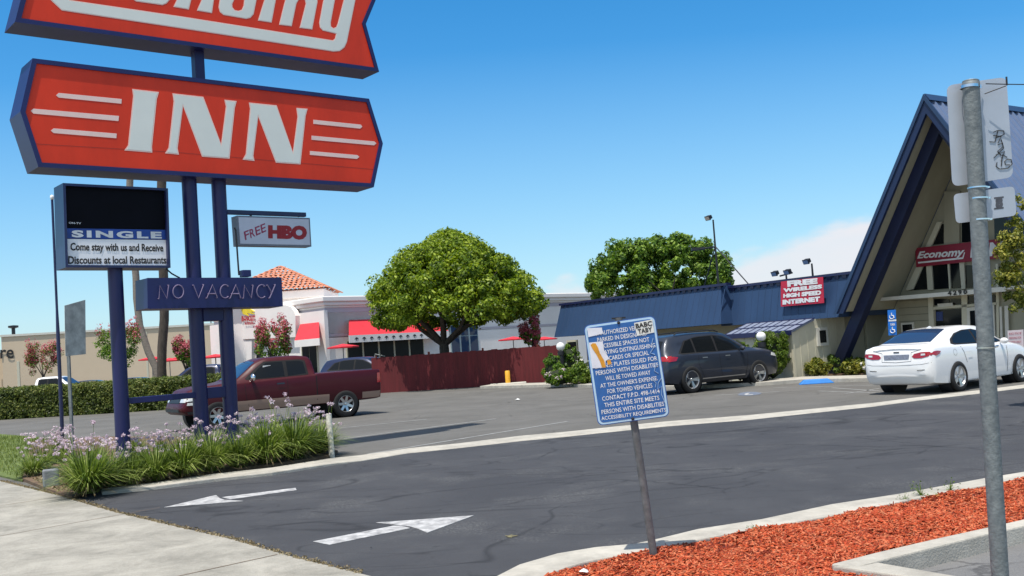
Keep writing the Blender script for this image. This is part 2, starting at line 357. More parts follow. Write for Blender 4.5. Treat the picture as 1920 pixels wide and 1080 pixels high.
walk = sheet('sidewalk', [(p.x, p.y) for p in edge] + [(edge[-1].x-12, edge[-1].y-8), (-60, -10), (-60, 30)], .02, M['concrete'], .1)
jt = MB()
nW = V((dW.y, -dW.x, 0))
for a, b in (((-60, 958), (107, 932)), ((-60, 1016), (300, 950+2)), ((200, 1110), (520, 1040))):
    p, q = G(*a, .02), G(*b, .02); d = (q-p).normalized(); nn = V((-d.y, d.x, 0))*.007
    jt.add([p+nn, q+nn, q-nn, p-nn], [(0, 1, 2, 3)])
for v in range(len(jt.v)): jt.v[v] = (jt.v[v][0], jt.v[v][1], .0235)
o = jt.build('sidewalk_joints', M['soil']); o['kind'] = 'structure'
# front kerb round the mulch bed
KO = [(900, 1110), (929, 1080), (972, 1058), (1044, 1037), (1117, 1025), (1189, 1019), (1237, 1008.5), (1309, 991), (1429, 972.5), (1558, 945), (1687, 925), (1846, 896), (1920, 884), (2150, 842)]
KI = [(985, 1110), (1015, 1082), (1059, 1064), (1100, 1052), (1150, 1043), (1208, 1032), (1262, 1021), (1320, 1009), (1432, 988), (1560, 966), (1690, 939.5), (1847, 909), (1920, 895), (2150, 851)]
kz = .11
ribbon('kerb_by_driveway', [G(x, y, kz) for x, y in KO], [G(x, y, kz) for x, y in KI], None, M['kerb'])
LO = [(1558, 1057), (1640, 1036), (1752, 1010), (1855, 987.5), (1920, 973), (2100, 935)]
LI = [(1604, 1063), (1662, 1047), (1752, 1025), (1855, 999.5), (1920, 985), (2100, 945)]
ribbon('kerb_by_parking', [G(x, y, .13) for x, y in LO], [G(x, y, .13) for x, y in LI], None, M['kerb'])
ribbon('kerb_by_stall', [G(x, y, .128) for x, y in ((1607, 1062.5), (1649, 1054.5), (1797, 1080), (2100, 1132))], [G(x, y, .128) for x, y in ((1559, 1060), (1600, 1066), (1712, 1082), (2000, 1135))], None, M['kerb'])
sheet('parking_stall', [(G(x, y).x, G(x, y).y) for x, y in ((1615, 1072), (1760, 1036), (2100, 960), (2400, 1000), (2300, 1200), (1900, 1115))], .006, M['park'], .02)
# driveway
DP = [G(x, y) for x, y in SL] + [V((40, 24, 0)), V((40, 12, 0))] + [G(2150, 838)+V((0, 0, 0))] + [G(x, y+3) for x, y in KO[::-1]][1:] + [V((1.2, 4, 0))] + W3[2:][::-1][1:]
sheet('driveway', [(p.x, p.y) for p in DP], .004, M['drive'], .02)
# planting bed soil and lawn
bed = [(42, 902), (109, 930), (135, 938), (188, 919)] + SU[1:5] + [(634, 850), (560, 826), (400, 822), (200, 822), (60, 830)]
sheet('planting_bed_soil', [(G(x, y).x, G(x, y).y) for x, y in bed], .05, M['soil'], .08)
sheet('lawn', [(G(x, y).x, G(x, y).y) for x, y in ((-420, 798), (42, 904), (100, 850), (110, 824), (-200, 800), (-420, 780))], .03, M['lawn'], .05)
mul = KI[1:] + [(2100, 935)] + LO[::-1] + [(1559, 1064), (1600, 1069), (1712, 1084), (2000, 1137), (1700, 1400), (900, 1250)]
MP = [G(x, y, .112) for x, y in mul]
MULCH = pm('mulch_base', (.36, .055, .018), .95, var=.5, scale=12, bump=1, bscale=50, col2=(.55, .10, .03))
o = sheet('mulch_bed', [(p.x, p.y) for p in MP], .075, MULCH, .1)
# painted arrows and stall lines
def mark(name, polys, mat, z=.0085, kind='structure'):
    mb = MB()
    for p in polys: mb.prism([G(x, y, z) for x, y in p], (0, 0, -.003))
    for i, v in enumerate(mb.v): pass
    o = mb.build(name, mat); o['kind'] = kind; return o
mark('painted_arrow', [[(308, 951), (405, 928), (412, 934), (421, 937), (456, 939)], [(416, 932), (554, 914.5), (556, 918.5), (432, 936)]], M['marking'])
mark('painted_arrow', [[(587, 1015), (738, 985.5), (752, 985.5), (769, 990), (618, 1021)], [(705, 979.5), (770, 975), (889, 966), (801, 998.5), (785, 991.5), (768, 986.5)]], M['marking'])
def lines(name, segs, w, mat, z=.005):
    mb = MB()
    for (x0, y0, x1, y1) in segs:
        a, b = G(x0, y0, z), G(x1, y1, z); d = (b-a).normalized(); n = V((-d.y, d.x, 0))*w/2; mb.prism([a+n, b+n, b-n, a-n], (0, 0, -.003))
    o = mb.build(name, mat); o['kind'] = 'structure'; return o
lines('stall_lines', [(690, 851, 1064, 790), (640, 823, 930, 785), (632, 803, 800, 786), (980, 728, 1080, 722)], .10, M['faint'])
lines('hatched_lines', [(1585, 738, 1650, 728), (1535, 733, 1655, 737), (1560, 727, 1650, 733), (1450, 727, 1640, 722), (1340, 741, 1462, 734)], .09, M['faint'])
M['faintblue'] = pm('faded_blue_paint', (.11, .15, .22), .85, col2=(.16, .17, .20), scale=4)
mark('accessible_stall_symbol', [[(1383, 741), (1388, 736.5), (1402, 734.5), (1420, 735), (1428, 737), (1424, 739.5), (1404, 741.8)]], M['faintblue'], z=.006)
mark('accessible_stall_symbol', [[(1395, 739), (1402, 736.6), (1406, 736.7), (1401, 739.4), (1412, 739.0), (1412, 740), (1398, 740.4)]], M['marking'], z=.0105)
# walk along the motel and its kerb
wk = [(900, 724), (1050, 720), (1230, 724), (1320, 722), (1450, 715), (1500, 711), (1640, 708), (1700, 705), (1990, 670)]
wk3 = [G(x, y, .11) for x, y in wk]; d = V((.35, 1, 0)).normalized()
mb = MB(); n = len(wk3); P0 = [V((p.x, p.y, .11)) for p in wk3]; P1 = [p + d*1.6 for p in P0]
ribbon('motel_walk', P0, P1, None, M['kerb'])
mb = MB(); pl = [G(x, y) for x, y in ((1020, 718), (1240, 715), (1460, 710), (1560, 706), (1650, 705), (1950, 668))]; back = [p + d*7 for p in pl]
sheet('motel_bed_soil', [(p.x, p.y) for p in pl+back[::-1]], .085, M['soil'], .1)
# small blemishes on the driveway
for (x, y, r, mt, nm) in ((957, 1005, .045, 'yellow', 'yellow paint spot'),):
    mb = MB(); c = G(x, y, .009)
    pts = [c+V((math.cos(a)*r*(1+.5*math.sin(3*a+1)), math.sin(a)*r*1.3*(1+.4*math.cos(5*a)), 0)) for a in [i*math.pi/8 for i in range(16)]]
    mb.prism(pts, (0, 0, -.003)); o = mb.build('paint_spot', pm('mustard_spot', (.15, .135, .07), .9, var=.5, scale=30)); o['kind'] = 'structure'
# ------------------------------------------------------------------ the pylon sign
pb = G(376, 806); S_O = at(376, 806, 17.6); FS = Frame(V((S_O.x, S_O.y, 0)), 49.4, -40.6)   # e2 points away from us
def sp(x, y, t): a, z = FS.px(x, y, t); return FS.w(a, t, z)
def spoly(pts, t): return [FS.px(x, y, t) for x, y in pts]
pyl = thing('pylon_sign', 'tall roadside sign on two blue poles with red Economy and INN cabinets', 'sign', (S_O.x, S_O.y, 0), FS.rotz())
def spole(x0, y0, x1, y1, w_px, t=0):
    a0, z0 = FS.px(x0, y0, t); a1, z1 = FS.px(x1, y1, t); return (a0+a1)/2, z1
a1, _ = spole(371, 690, 365, 517, 27); a2, _ = spole(427, 690, 420, 517, 27)
zi0 = FS.px(400, 340, 0)[1]
for a in (a1, a2):
    mb = MB(); mb.lathe([(.128, 0), (.128, zi0+.3)], 28, Matrix.Translation(FS.w(a, 0, 0))); mb.build('pole', M['pole_blue'], pyl, smooth=40)
ztop = FS.px(385, 110, 0)[1]; at_ = FS.px(371, 118, 0)[0]
mb = MB(); mb.fbox(FS, at_-.088, at_+.088, -.088, .088, zi0+.2, ztop+.5); mb.build('upper_pole', M['pole_blue'], pyl, bevel=.01)
# foot braces and spacers
mb = MB(); a3 = FS.px(222, 640, 0)[0]; zb0 = FS.px(300, 752, 0)[1]; zb1 = FS.px(300, 741, 0)[1]
mb.fbox(FS, a3+.105, a1-.105, -.06, .06, zb0, zb1); mb.build('brace_bar', M['pole_blue'], pyl, bevel=.008)
mb = MB(); mb.fbox(FS, a1+.105, a2-.105, -.08, .08, zb0-.03, zb1+.06); mb.build('brace_bar', M['pole_blue'], pyl, bevel=.008)
mb = MB(); z0 = FS.px(400, 602, 0)[1]; z1 = FS.px(400, 576, 0)[1]; mb.fbox(FS, a1+.09, a2-.09, -.11, .11, z0, z1); mb.build('spacer_box', M['pole_blue'], pyl, bevel=.008)

def cabinet(name, outline, t0, t1, inset, recess, root, facemat, framemat):
    """a sign box: frame with a recessed face on the near side"""
    po = spoly(outline, t0); pi = inset2(po, inset); n = len(po); mb = MB()
    F0 = [FS.w(a, t0, z) for a, z in po]; F1 = [FS.w(a, t0, z) for a, z in pi]; F2 = [FS.w(a, t0+recess, z) for a, z in pi]; Bk = [FS.w(a, t1, z) for a, z in po]
    mb.add(F0+F1, [(i, (i+1) % n, (i+1) % n+n, i+n) for i in range(n)]); mb.add(F1+F2, [(i, (i+1) % n, (i+1) % n+n, i+n) for i in range(n)])
    mb.add(F0+Bk, [(i, (i+1) % n, (i+1) % n+n, i+n) for i in range(n)])
    # the far side the same way
    B1 = [FS.w(a, t1, z) for a, z in pi]; mb.add(Bk+B1, [(i, (i+1) % n, (i+1) % n+n, i+n) for i in range(n)]); mb.prism([FS.w(a, t1-.03, z) for a, z in pi], FS.e2*.01)
    cab = mb.build(name, framemat, root)
    fb = MB(); fb.fprism(FS, pi, t0+recess, t0+recess+.012); face = fb.build('face', facemat, root, parent=cab)
    return cab, pi
def letters(cab, polys, t, root, edge=.022, name='lettering', m0='sign_pink', m1='sign_white', th=.002):
    mb = MB()
    for p in polys:
        q = spoly(p, t); mb.fprism(FS, q, t-.0025, t, 0)
        if edge: mb.fprism(FS, inset2(q, edge), t-.0025-th, t-.0026, 1)
    return mb.build(name, [M[m0], M[m1]], root, parent=cab)
t0, t1 = -.31, .31
inn, pi = cabinet('inn_cabinet', [(61, 109), (38, 209), (72, 313), (701, 351), (718, 269), (692, 185)], t0, t1, .075, .027, pyl, M['sign_red'], M['cab_blue'])
tf = t0+.027
I_ = zp([(911, 267), (1112, 290), (1096, 345), (1060, 700), (1062, 745), (852, 728), (880, 690), (918, 320)], 4, 20, 100)
N1 = [(323.25, 175), (381.3, 181.5), (414.5, 270), (423.4, 200), (420.7, 186.9), (443.7, 189.4), (440.2, 203), (430.3, 297.6), (378.7, 293.8), (343.2, 199), (333, 278), (335.5, 290), (309.25, 287.5), (316, 277), (325.5, 190)]
N2 = zp([(500, 245), (745, 270), (888, 680), (928, 370), (918, 292), (1018, 300), (1000, 365), (955, 790), (738, 775), (583, 370), (540, 715), (550, 760), (445, 748), (472, 700), (510, 300)], 4.695, 360, 140)
letters(inn, [I_, N1, N2], tf, pyl)
st = [zp(p, 4, 20, 100) for p in ([(340, 315), (360, 297), (832, 343), (830, 378), (360, 332)], [(150, 432), (170, 415), (812, 470), (808, 508), (170, 452)], [(300, 580), (322, 563), (795, 602), (792, 637), (322, 598)])]
st += [zp(p, 4.695, 360, 140) for p in ([(1068, 397), (1485, 440), (1499, 458), (1480, 475), (1068, 433)], [(1052, 537), (1605, 588), (1622, 605), (1602, 622), (1052, 573)], [(1038, 672), (1455, 708), (1472, 724), (1452, 742), (1038, 706)])]
PPK = pm('pale_pink_paint', (.84, .62, .56), .5, var=.05)
for p in st:
    mb = MB(); mb.fprism(FS, spoly(p, tf), tf-.004, tf); mb.build('speed_stripe', PPK, pyl, parent=inn)
mb = MB()   # the two horizontal seams of the plastic face
for (xa, ya, xb, yb) in ((62, 270, 330, 286), (330, 286, 700, 318)):
    a, za = FS.px(xa, ya, tf); b, zb_ = FS.px(xb, yb, tf); mb.add([FS.w(a, tf-.002, za), FS.w(b, tf-.002, zb_), FS.w(b, tf-.002, zb_+.008), FS.w(a, tf-.002, za+.008)], [(0, 1, 2, 3)])
mb.build('face_seam', pm('dark_red', (.25, .02, .01)), pyl, parent=inn)
eco, pi2 = cabinet('economy_cabinet', [(28, 41), (52, -52), (42, -150), (722, -42), (686, 45), (711, 134.5)], t0, t1, .075, .027, pyl, M['sign_red'], M['cab_blue'])
zA = lambda p: zp(p, 5.333, 0, 0)
zB = lambda p: zp(p, 5.053, 340, 0)
und = [(80, -14), (94.7, 0), (116, 19.7)] + zB([(0, 270), (1440, 489)]) + zB([(1500, 485), (1545, 450), (1568, 400), (1645, 20), (1660, -60), (1550, -75), (1535, 10), (1480, 225), (1468, 255), (1440, 268), (1418, 250), (1415, 215), (1455, 0), (1470, -90), (1365, -100), (1345, 0), (1305, 215), (1312, 260), (1340, 290), (1465, 320), (1455, 365), (1435, 382), (0, 155)]) + [(131, 0), (128, -14)]
mm = zB([(725, 195), (855, 215), (895, 0), (905, -60), (1000, -60), (975, 30), (925, 235), (1045, 250), (1090, 35), (1110, 0), (1140, -12), (1170, 0), (1178, 35), (1120, 265), (1240, 280), (1290, 20), (1285, -60), (1240, -95), (800, -110), (785, 0)])
oo = zB([(362, 0), (352, 70), (365, 115), (400, 143), (615, 180), (655, 170), (685, 135), (712, 0), (725, -70), (600, -90), (590, 50), (572, 92), (540, 102), (505, 95), (484, 68), (482, 40), (500, 0), (512, -80), (380, -90)])
nn = zB([(148, 103), (290, 125), (308, 0), (330, -95), (-30, -150), (-60, 0)] )
nn = [(325, 13), (354, 18), (358.5, 0), (361, -20), (382, -20), (377.6, 0), (369, 20), (397.4, 24.8), (401, 0), (404, -28), (335, -40), (331, 0)]
cc = zA([(1325, -10), (1360, 15), (1625, 52), (1665, 35), (1695, 0), (1700, -60), (1325, -90)])
letters(eco, [und, mm, oo, nn, cc], tf, pyl, .016)
# vacancy box with neon tubes
vo = [(276, 521), (528, 520), (530.7, 574.5), (277, 579)]
tv0 = -.34; pv = spoly(vo, tv0); mb = MB(); mb.fprism(FS, pv, tv0, .20); vac = mb.build('vacancy_box', M['cab_blue'], pyl, bevel=.012)
def zV(p): return zp(p, 5.142, 240, 380)
tt = tv0-.045; nt_ = MB()
def ell(cx, cy, rx, ry, a0, a1, n=14): return [(cx+rx*math.cos(R(a0+(a1-a0)*i/n)), cy+ry*math.sin(R(a0+(a1-a0)*i/n))) for i in range(n+1)]
strokes = [[(300, 925), (308, 800), (375, 925), (392, 795)], ell(485, 857, 52, 64, -80, 265), [(632, 795), (680, 920), (730, 790)], [(760, 920), (815, 790), (862, 915)], [(782, 878), (848, 878)],
           ell(937, 855, 48, 64, -50, -310), [(985, 922), (1040, 790), (1088, 918)], [(1006, 878), (1070, 878)], [(1115, 920), (1122, 795), (1190, 920), (1206, 795)], ell(1290, 855, 48, 64, -50, -310), [(1345, 795), (1388, 868)], [(1420, 790), (1388, 868), (1365, 920)]]
for s in strokes:
    q = [FS.px(x, y, tt) for x, y in zV(s)]; nt_.tube([FS.w(a, tt, z) for a, z in q], .0095, 6)
    for a, z in (q[0], q[-1]): nt_.tube([FS.w(a, tt, z), FS.w(a, tv0, z)], .009, 5)
nt_.build('neon_tubes', pm('neon_tube_off', (.24, .19, .30), .25, var=.1), pyl, parent=vac, smooth=60)
# the small box and conduit on top, and the hose to the reader board
mb = MB(); a, z = FS.px(452, 519, 0); mb.fbox(FS, a-.08, a+.08, -.25, -.1, z-.02, z+.10); mb.build('junction_box', M['cab_blue'], pyl, bevel=.01)
mb = MB(); q0 = FS.px(448, 516, -.18); q1 = FS.px(442, 432, -.18); mb.tube([FS.w(q0[0], -.18, q0[1]), FS.w(q1[0], -.18, q1[1]), FS.w(q1[0]-.02, -.18, q1[1]+.05)], .016, 8); mb.build('conduit', M['dark'], pyl, smooth=60)
mb = MB(); q = [FS.px(x, y, -.2) for x, y in ((312, 503), (316, 508), (322, 513), (331, 518), (337, 521))]; mb.tube([FS.w(a, -.2, z) for a, z in q], .014, 6); mb.build('cable', M['dark'], pyl, smooth=60)
mb = MB(); q0 = FS.px(430, 396.5, 0); q1 = FS.px(572, 401, 0); mb.fbox(FS, a2+.09, q1[0], -.045, .045, q1[1]-.06, q1[1]+.02); mb.build('sign_arm', M['navy'], pyl, bevel=.006)
armz = q1[1]-.06
# hanging sign
hq = spoly([(443.5, 404), (581, 408.5), (584, 462.6), (447.7, 460)], -.11)
hs = thing('hanging_sign', 'grey rectangular FREE HBO sign hanging from the arm of the blue pole sign', 'sign', FS.w(sum(p[0] for p in hq)/4, 0, hq[2][1]), FS.rotz())
mb = MB(); mb.fprism(FS, hq, -.11, .11, 0); hb = mb.build('sign_box', pm('grey_box', (.16, .18, .22), .5), hs, bevel=.01)
mb = MB(); mb.fprism(FS, inset2(hq, .03), -.118, -.1105); mb.build('sign_face', pm('pale_grey_face', (.52, .54, .62), .4, var=.06), hs)
def tq(quad, t, sc=None, o=None):
    q = zp(quad, sc, *o) if sc else quad; return [FS.w(FS.px(x, y, t)[0], t, FS.px(x, y, t)[1]) for x, y in q]
M['letter_red'] = pm('letter_red', (.30, .008, .012), .5); M['letter_black'] = pm('letter_black', (.015, .015, .015), .6); M['letter_white'] = pm('letter_white', (.72, .73, .74), .6)
M['letter_crim'] = pm('letter_crimson', (.30, .03, .08), .5)
mb = MB()
fl = 'FREE'
for i, ch in enumerate(fl):
    x0 = 1122+i*53; y0 = [278, 258, 235, 212][i]; text_on(mb, ch, tq([(x0-6, y0+2), (x0+40, y0-16), (x0+52, y0+62+2), (x0+8, y0+84)], -.122, 5.142, (240, 380)), .012)
mb.build('small_lettering', M['letter_crim'], hs)
mb = MB(); text_on(mb, 'HBO', tq([(1350, 215), (1728, 222), (1724, 360), (1352, 345)], -.122, 5.142, (240, 380)), .075); mb.build('large_lettering', M['letter_red'], hs)
for x in (470, 560):
    mb = MB(); a, z = FS.px(x, 404, 0); mb.fbox(FS, a-.015, a+.015, -.02, .02, z-.03, armz); mb.build('hanger', M['dark'], hs)

# reader board on its own post
ab = FS.px(222, 640, 0)[0]; rb = thing('reader_board', 'dark box message board with SINGLE on a blue strip, on one round blue post', 'sign', FS.w(ab, 0, 0), FS.rotz())
ro = spoly([(118, 343), (315, 353), (320, 502), (123, 501.5)], -.24)
mb = MB(); mb.lathe([(.119, 0), (.119, ro[2][1]+.1)], 28, Matrix.Translation(FS.w(ab, 0, 0))); mb.build('post', M['pole_blue'], rb, smooth=40)
rbox, rpi = None, None
po = ro; pi_ = inset2(po, .04); n = 4; mb = MB()
F0 = [FS.w(a, -.24, z) for a, z in po]; F1 = [FS.w(a, -.24, z) for a, z in pi_]; F2 = [FS.w(a, -.15, z) for a, z in pi_]; Bk = [FS.w(a, .24, z) for a, z in po]
for A, B in ((F0, F1), (F1, F2), (F0, Bk)): mb.add(A+B, [(i, (i+1) % n, (i+1) % n+n, i+n) for i in range(n)])
mb.add(Bk, [(0, 1, 2, 3)]); mb.build('cabinet', M['navy'], rb)
def rquad(p, t, th, nm, mt, par=None):
    b = MB(); b.fprism(FS, spoly(p, t), t, t+th); return b.build(nm, mt, rb, parent=par)
rquad([(118, 345), (312, 354), (314, 431), (121, 427)], -.16, .008, 'dark_panel', M['black'])
rquad([(121, 428), (314, 431), (316, 449), (121.5, 447)], -.165, .010, 'blue_strip', pm('strip_blue', (.012, .055, .30), .4, var=.25, scale=4))
rquad([(121.5, 448), (316, 450), (319, 499), (122.5, 498)], -.165, .010, 'message_panel', pm('panel_white', (.84, .84, .86), .5, var=.03))
mb = MB(); text_on(mb, 'SINGLE', tq([(134, 431.5), (303, 434.5), (303.5, 447.5), (134.5, 445)], -.172), .05, space=1.25); mb.build('white_lettering', M['letter_white'], rb)
mb = MB(); text_on(mb, 'ON-TV', tq([(129, 416), (152, 417), (152, 420.5), (129, 419.5)], -.166), .02); mb.build('white_lettering', M['letter_white'], rb)
mb = MB(); text_on(mb, 'Come stay with us and Receive', tq([(132, 455), (306, 457.5), (306.5, 476), (132, 474)], -.172), .028); mb.build('black_lettering', M['letter_black'], rb)
mb = MB(); text_on(mb, 'Discounts at local Restaurants', tq([(128, 480), (311.5, 480.5), (312, 494.5), (128, 495)], -.172), .028); mb.build('black_lettering', M['letter_black'], rb)
# thin flag pole
fp0 = G(118, 840); fp = thing('light_pole', 'thin dark blue pole with a small white cap left of the message board', 'pole', (fp0.x, fp0.y, 0))
zt = at(97, 372, fp0.y).z
mb = MB(); mb.lathe([(.045, 0), (.045, zt*.45), (.03, zt*.55), (.03, zt)], 14, Matrix.Translation((fp0.x, fp0.y, 0))); mb.build('shaft', M['navy'], fp, smooth=60)
mb = MB(); mb.lathe([(.001, .09), (.04, .07), (.05, .02), (.035, -.03), (.001, -.04)], 14, Matrix.Translation((fp0.x, fp0.y, zt))); mb.build('cap', M['white'], fp, smooth=60)
# street sign seen from behind, left
sb0 = G(137, 862); Y = sb0.y; lo = thing('roadside_sign_back', 'weathered street sign seen from behind on a square post left of the bed', 'sign', (sb0.x, sb0.y, 0))
mb = MB(); zt = at(138, 572, Y).z; mb.box((sb0.x, sb0.y, zt/2), (.055, .055, zt)); mb.build('post', M['steel'], lo)
A = at(121, 573, Y-.22); B = at(160, 562, Y+.32); Cc = at(161, 664, Y+.32); D = at(123, 668, Y-.22)
nrm = (B-A).cross(D-A).normalized()*.006
mb = MB(); mb.prism([A, B, Cc, D], nrm); pl_ = mb.build('plate', pm('worn_plate', (.50, .52, .48), .5, metal=.0, var=.3, scale=5), lo)

# ------------------------------------------------------------------ leaning blue parking notice
lb = G(1226, 1043, .1); Y = lb.y
LN = thing('parking_notice', 'leaning blue parking notice with white text and stickers on a grey post in the mulch', 'sign', (lb.x, lb.y, .0))
top = at(1188, 786, Y); ax = (top-lb).normalized()
c = at(1174.5, 695, Y-.04); e_up = ax.copy(); fw = V((.06, 1, 0)).normalized(); e_r = e_up.cross(fw).normalized()*-1
e_r = fw.cross(e_up).normalized()
PW = .515; PH = .725
def pq(u, v, t=0): return c + e_r*((u-.5)*PW) + e_up*((.5-v)*PH) - fw*t
mb = MB(); mb.tube([lb-ax*.15, lb+ax*.4, top, c+e_up*PH*.53+fw*.025], .028, 14); mb.build('post', pm('weathered_post', (.13, .135, .14), .6, metal=.2, var=.35, scale=12, dirt=.6), LN, smooth=60)
def rr(r, w, h, n=6):
    pts = []
    for cx, cy, a0 in ((w-r, h-r, 0), (-w+r, h-r, 90), (-w+r, -h+r, 180), (w-r, -h+r, 270)):
        pts += [(cx+r*math.cos(R(a0+90*i/n)), cy+r*math.sin(R(a0+90*i/n))) for i in range(n+1)]
    return pts
def plate(mb, w, h, r, t, th, m=0): mb.prism([c+e_r*x+e_up*y-fw*t for x, y in rr(r, w, h)], fw*th, m)
mb = MB(); plate(mb, PW/2, PH/2, .04, .004, .003); pl_ = mb.build('plate', pm('notice_blue_edge', (.03, .10, .34), .4), LN)
mb = MB(); plate(mb, PW/2-.006, PH/2-.006, .036, .0055, .0012); mb.build('border', pm('border_paleblue', (.42, .60, .75), .45), LN, parent=pl_)
mb = MB(); plate(mb, PW/2-.02, PH/2-.02, .028, .007, .0012); mb.build('blue_field', pm('notice_blue', (.022, .11, .34), .4, var=.12, scale=10), LN, parent=pl_)
TX = ['UNAUTHORIZED VEHICLES', 'PARKED IN DESIGNATED', 'ACCESSIBLE SPACES NOT', 'DISPLAYING DISTINGUISHING', 'PLACARDS OR SPECIAL', 'LICENSE PLATES ISSUED FOR', 'PERSONS WITH DISABILITIES', 'WILL BE TOWED AWAY', "AT THE OWNER'S EXPENSE.", 'FOR TOWED VEHICLES', 'CONTACT F.P.D. 498-1414', 'THIS ENTIRE SITE MEETS', 'PERSONS WITH DISABILITIES', 'ACCESSIBILITY REQUIREMENTS']
mb = MB()
for i, s in enumerate(TX):
    wv = min(.90, len(s)*.0348); v0 = .075+i*.0645; text_on(mb, s, [pq(.5-wv/2+.01, v0, .0085), pq(.5+wv/2+.01, v0, .0085), pq(.5+wv/2+.01, v0+.043, .0085), pq(.5-wv/2+.01, v0+.043, .0085)], .006, res=2)
mb.build('lettering', M['letter_white'], LN, parent=pl_)
def stk(mb, pts, t, m=0): mb.prism([pq(u, v, t) for u, v in pts], fw*.001, m)
mb = MB(); stk(mb, [(.045, .03), (.25, .045), (.25, .105), (.045, .12)], .0105); stk(mb, [(.04, .175), (.235, .18), (.235, .27), (.29, .36), (.235, .375), (.215, .44), (.035, .43)], .0105); mb.build('torn_sticker', pm('sticker_white', (.66, .68, .74), .6, var=.08, scale=20), LN, parent=pl_)
mb = MB(); stk(mb, [(.70, .045), (.955, .035), (.96, .165), (.715, .175)], .0105); sk = mb.build('printed_sticker', pm('sticker_cream', (.68, .70, .66), .6, var=.05), LN, parent=pl_)
mb = MB(); text_on(mb, 'BABC', [pq(.715, .055, .0125), pq(.945, .047, .0125), pq(.945, .095, .0125), pq(.715, .103, .0125)], .03); text_on(mb, 'TABY', [pq(.735, .112, .0125), pq(.935, .105, .0125), pq(.935, .150, .0125), pq(.735, .160, .0125)], .03); mb.build('sticker_lettering', M['letter_black'], LN)
mb = MB(); stk(mb, [(.06, .20), (.09, .185), (.13, .19), (.155, .23), (.17, .29), (.215, .37), (.225, .44), (.17, .435), (.155, .37), (.12, .30), (.085, .25)], .0125); stk(mb, [(.25, .375), (.30, .37), (.31, .41), (.26, .42)], .0125); mb.build('orange_paint_smear', pm('orange_smear', (.62, .28, .02), .6, var=.2, scale=20), LN, parent=pl_)
mb = MB()
for pts in ([(.93, .22), (.90, .27), (.93, .30), (.86, .36), (.92, .38)], [(.95, .48), (.90, .50), (.88, .54), (.93, .57)], [(.96, .62), (.91, .66), (.89, .72), (.95, .70), (.93, .78), (.96, .86)], [(.84, .62), (.88, .66), (.86, .70)]):
    mb.tube([pq(u, v, .0095) for u, v in pts], .0022, 4)
mb.build('scratches', pm('scratch', (.35, .52, .72), .6), LN, parent=pl_)
mb = MB()
for v in (.02, .975): mb.lathe([(.001, .008), (.009, .006), (.012, 0)], 10, Matrix.Translation(pq(.49, v, .008)) @ Matrix.Rotation(R(90), 4, 'X'))
mb.box(c+e_up*PH*.525+fw*.02, (.10, .02, .012)); mb.build('bracket', M['dark'], LN)
# ------------------------------------------------------------------ galvanised pole with two plates seen from behind
Yp = 4.3; p1 = at(1876, 1080, Yp); p0 = at(1820, 152, Yp); axp = (p0-p1).normalized(); pbase = p1 - axp*((p1.z+.1)/axp.z)
GP = thing('galvanised_sign_post', 'mottled galvanised pole at the right carrying two sign backs, one with scribbled graffiti', 'sign', (pbase.x, pbase.y, 0))
mb = MB(); mb.tube([pbase, at(1848, 645, Yp), p0], .0345, 24)
gpost = mb.build('post', pm('mottled_zinc', (.11, .13, .14), .6, metal=.2, col2=(.21, .235, .24), scale=30, detail=8, bump=.25, bscale=80, dirt=.3), GP, smooth=50)
Mx = axp.to_track_quat('Z', 'Y').to_matrix().to_4x4()
for (x, y, hh) in ((1821, 163, .012), (1836, 352, .006), (1838, 372, .006), (1841, 412, .006), (1852, 652, .003)):
    mb = MB(); q = at(x-3, y, Yp); mb.lathe([(.0375, -hh/2), (.0395, -hh/2), (.0395, hh/2), (.0375, hh/2)], 24, Matrix.Translation(q) @ Mx, close=True)
    s = q + V((.040, .010, 0)); mb.box(s, (.022, .02, hh*1.3)); mb.tube([q+V((.03, 0, 0)), q+V((.065, .03, .004))], .004, 6); mb.build('strap', M['chrome'], GP, smooth=40)
mb = MB(); mb.lathe([(.001, .004), (.030, .003), (.036, -.008), (.036, -.03)], 24, Matrix.Translation(p0) @ Mx); mb.build('pole_cap', M['steel'], GP, smooth=50)
Ys = Yp+.045
def rpoly(pts, r_px=10):
    out = []
    for i, p in enumerate(pts):
        a = V(pts[i-1]); b = V(p); c_ = V(pts[(i+1) % len(pts)]); da = (a-b).normalized()*r_px; dc = (c_-b).normalized()*r_px
        for k in range(6):
            t = k/5; out.append(tuple((b+da)*(1-t)**2 + b*2*t*(1-t) + (b+dc)*t*t))
    return out
def yplane(pts, Y): return [at(x, y, Y) for x, y in pts]
mb = MB(); mb.prism(yplane(rpoly([(1775, 160), (1887, 144), (1900, 332), (1786, 350)], 14), Ys), (0, .003, 0)); up = mb.build('upper_plate', M['alum'], GP)
mb = MB(); mb.prism(yplane(rpoly([(1788, 364), (1902, 349), (1906, 404), (1793, 419)], 9), Ys), (0, .003, 0)); lp = mb.build('lower_plate', M['alum'], GP)
gs = MB()
def zg(p): return [(x/3.175+1720, y/3.176+120) for x, y in p]
for s in ([(455, 405), (480, 395), (515, 398), (518, 418), (470, 440), (462, 465)], [(480, 400), (462, 465), (430, 462)], [(452, 425), (500, 432), (480, 470)], [(500, 450), (515, 500), (455, 560)], [(480, 480), (508, 470), (512, 490), (478, 520), (500, 545)], [(470, 540), (520, 520), (500, 580), (508, 540), (535, 555)], [(475, 585), (470, 610), (490, 625), (540, 620), (565, 595), (560, 570), (535, 565), (520, 580), (525, 600), (550, 600)], [(505, 560), (500, 610)]):
    q = zg(s); gs.tube(yplane(q, Ys-.0025), .0018, 5)
gs.build('graffiti', M['letter_black'], GP, parent=up)
mb = MB(); text_on(mb, '8', yplane([(1866, 370), (1880, 368), (1881, 390), (1867, 392)], Ys-.0012), .09)
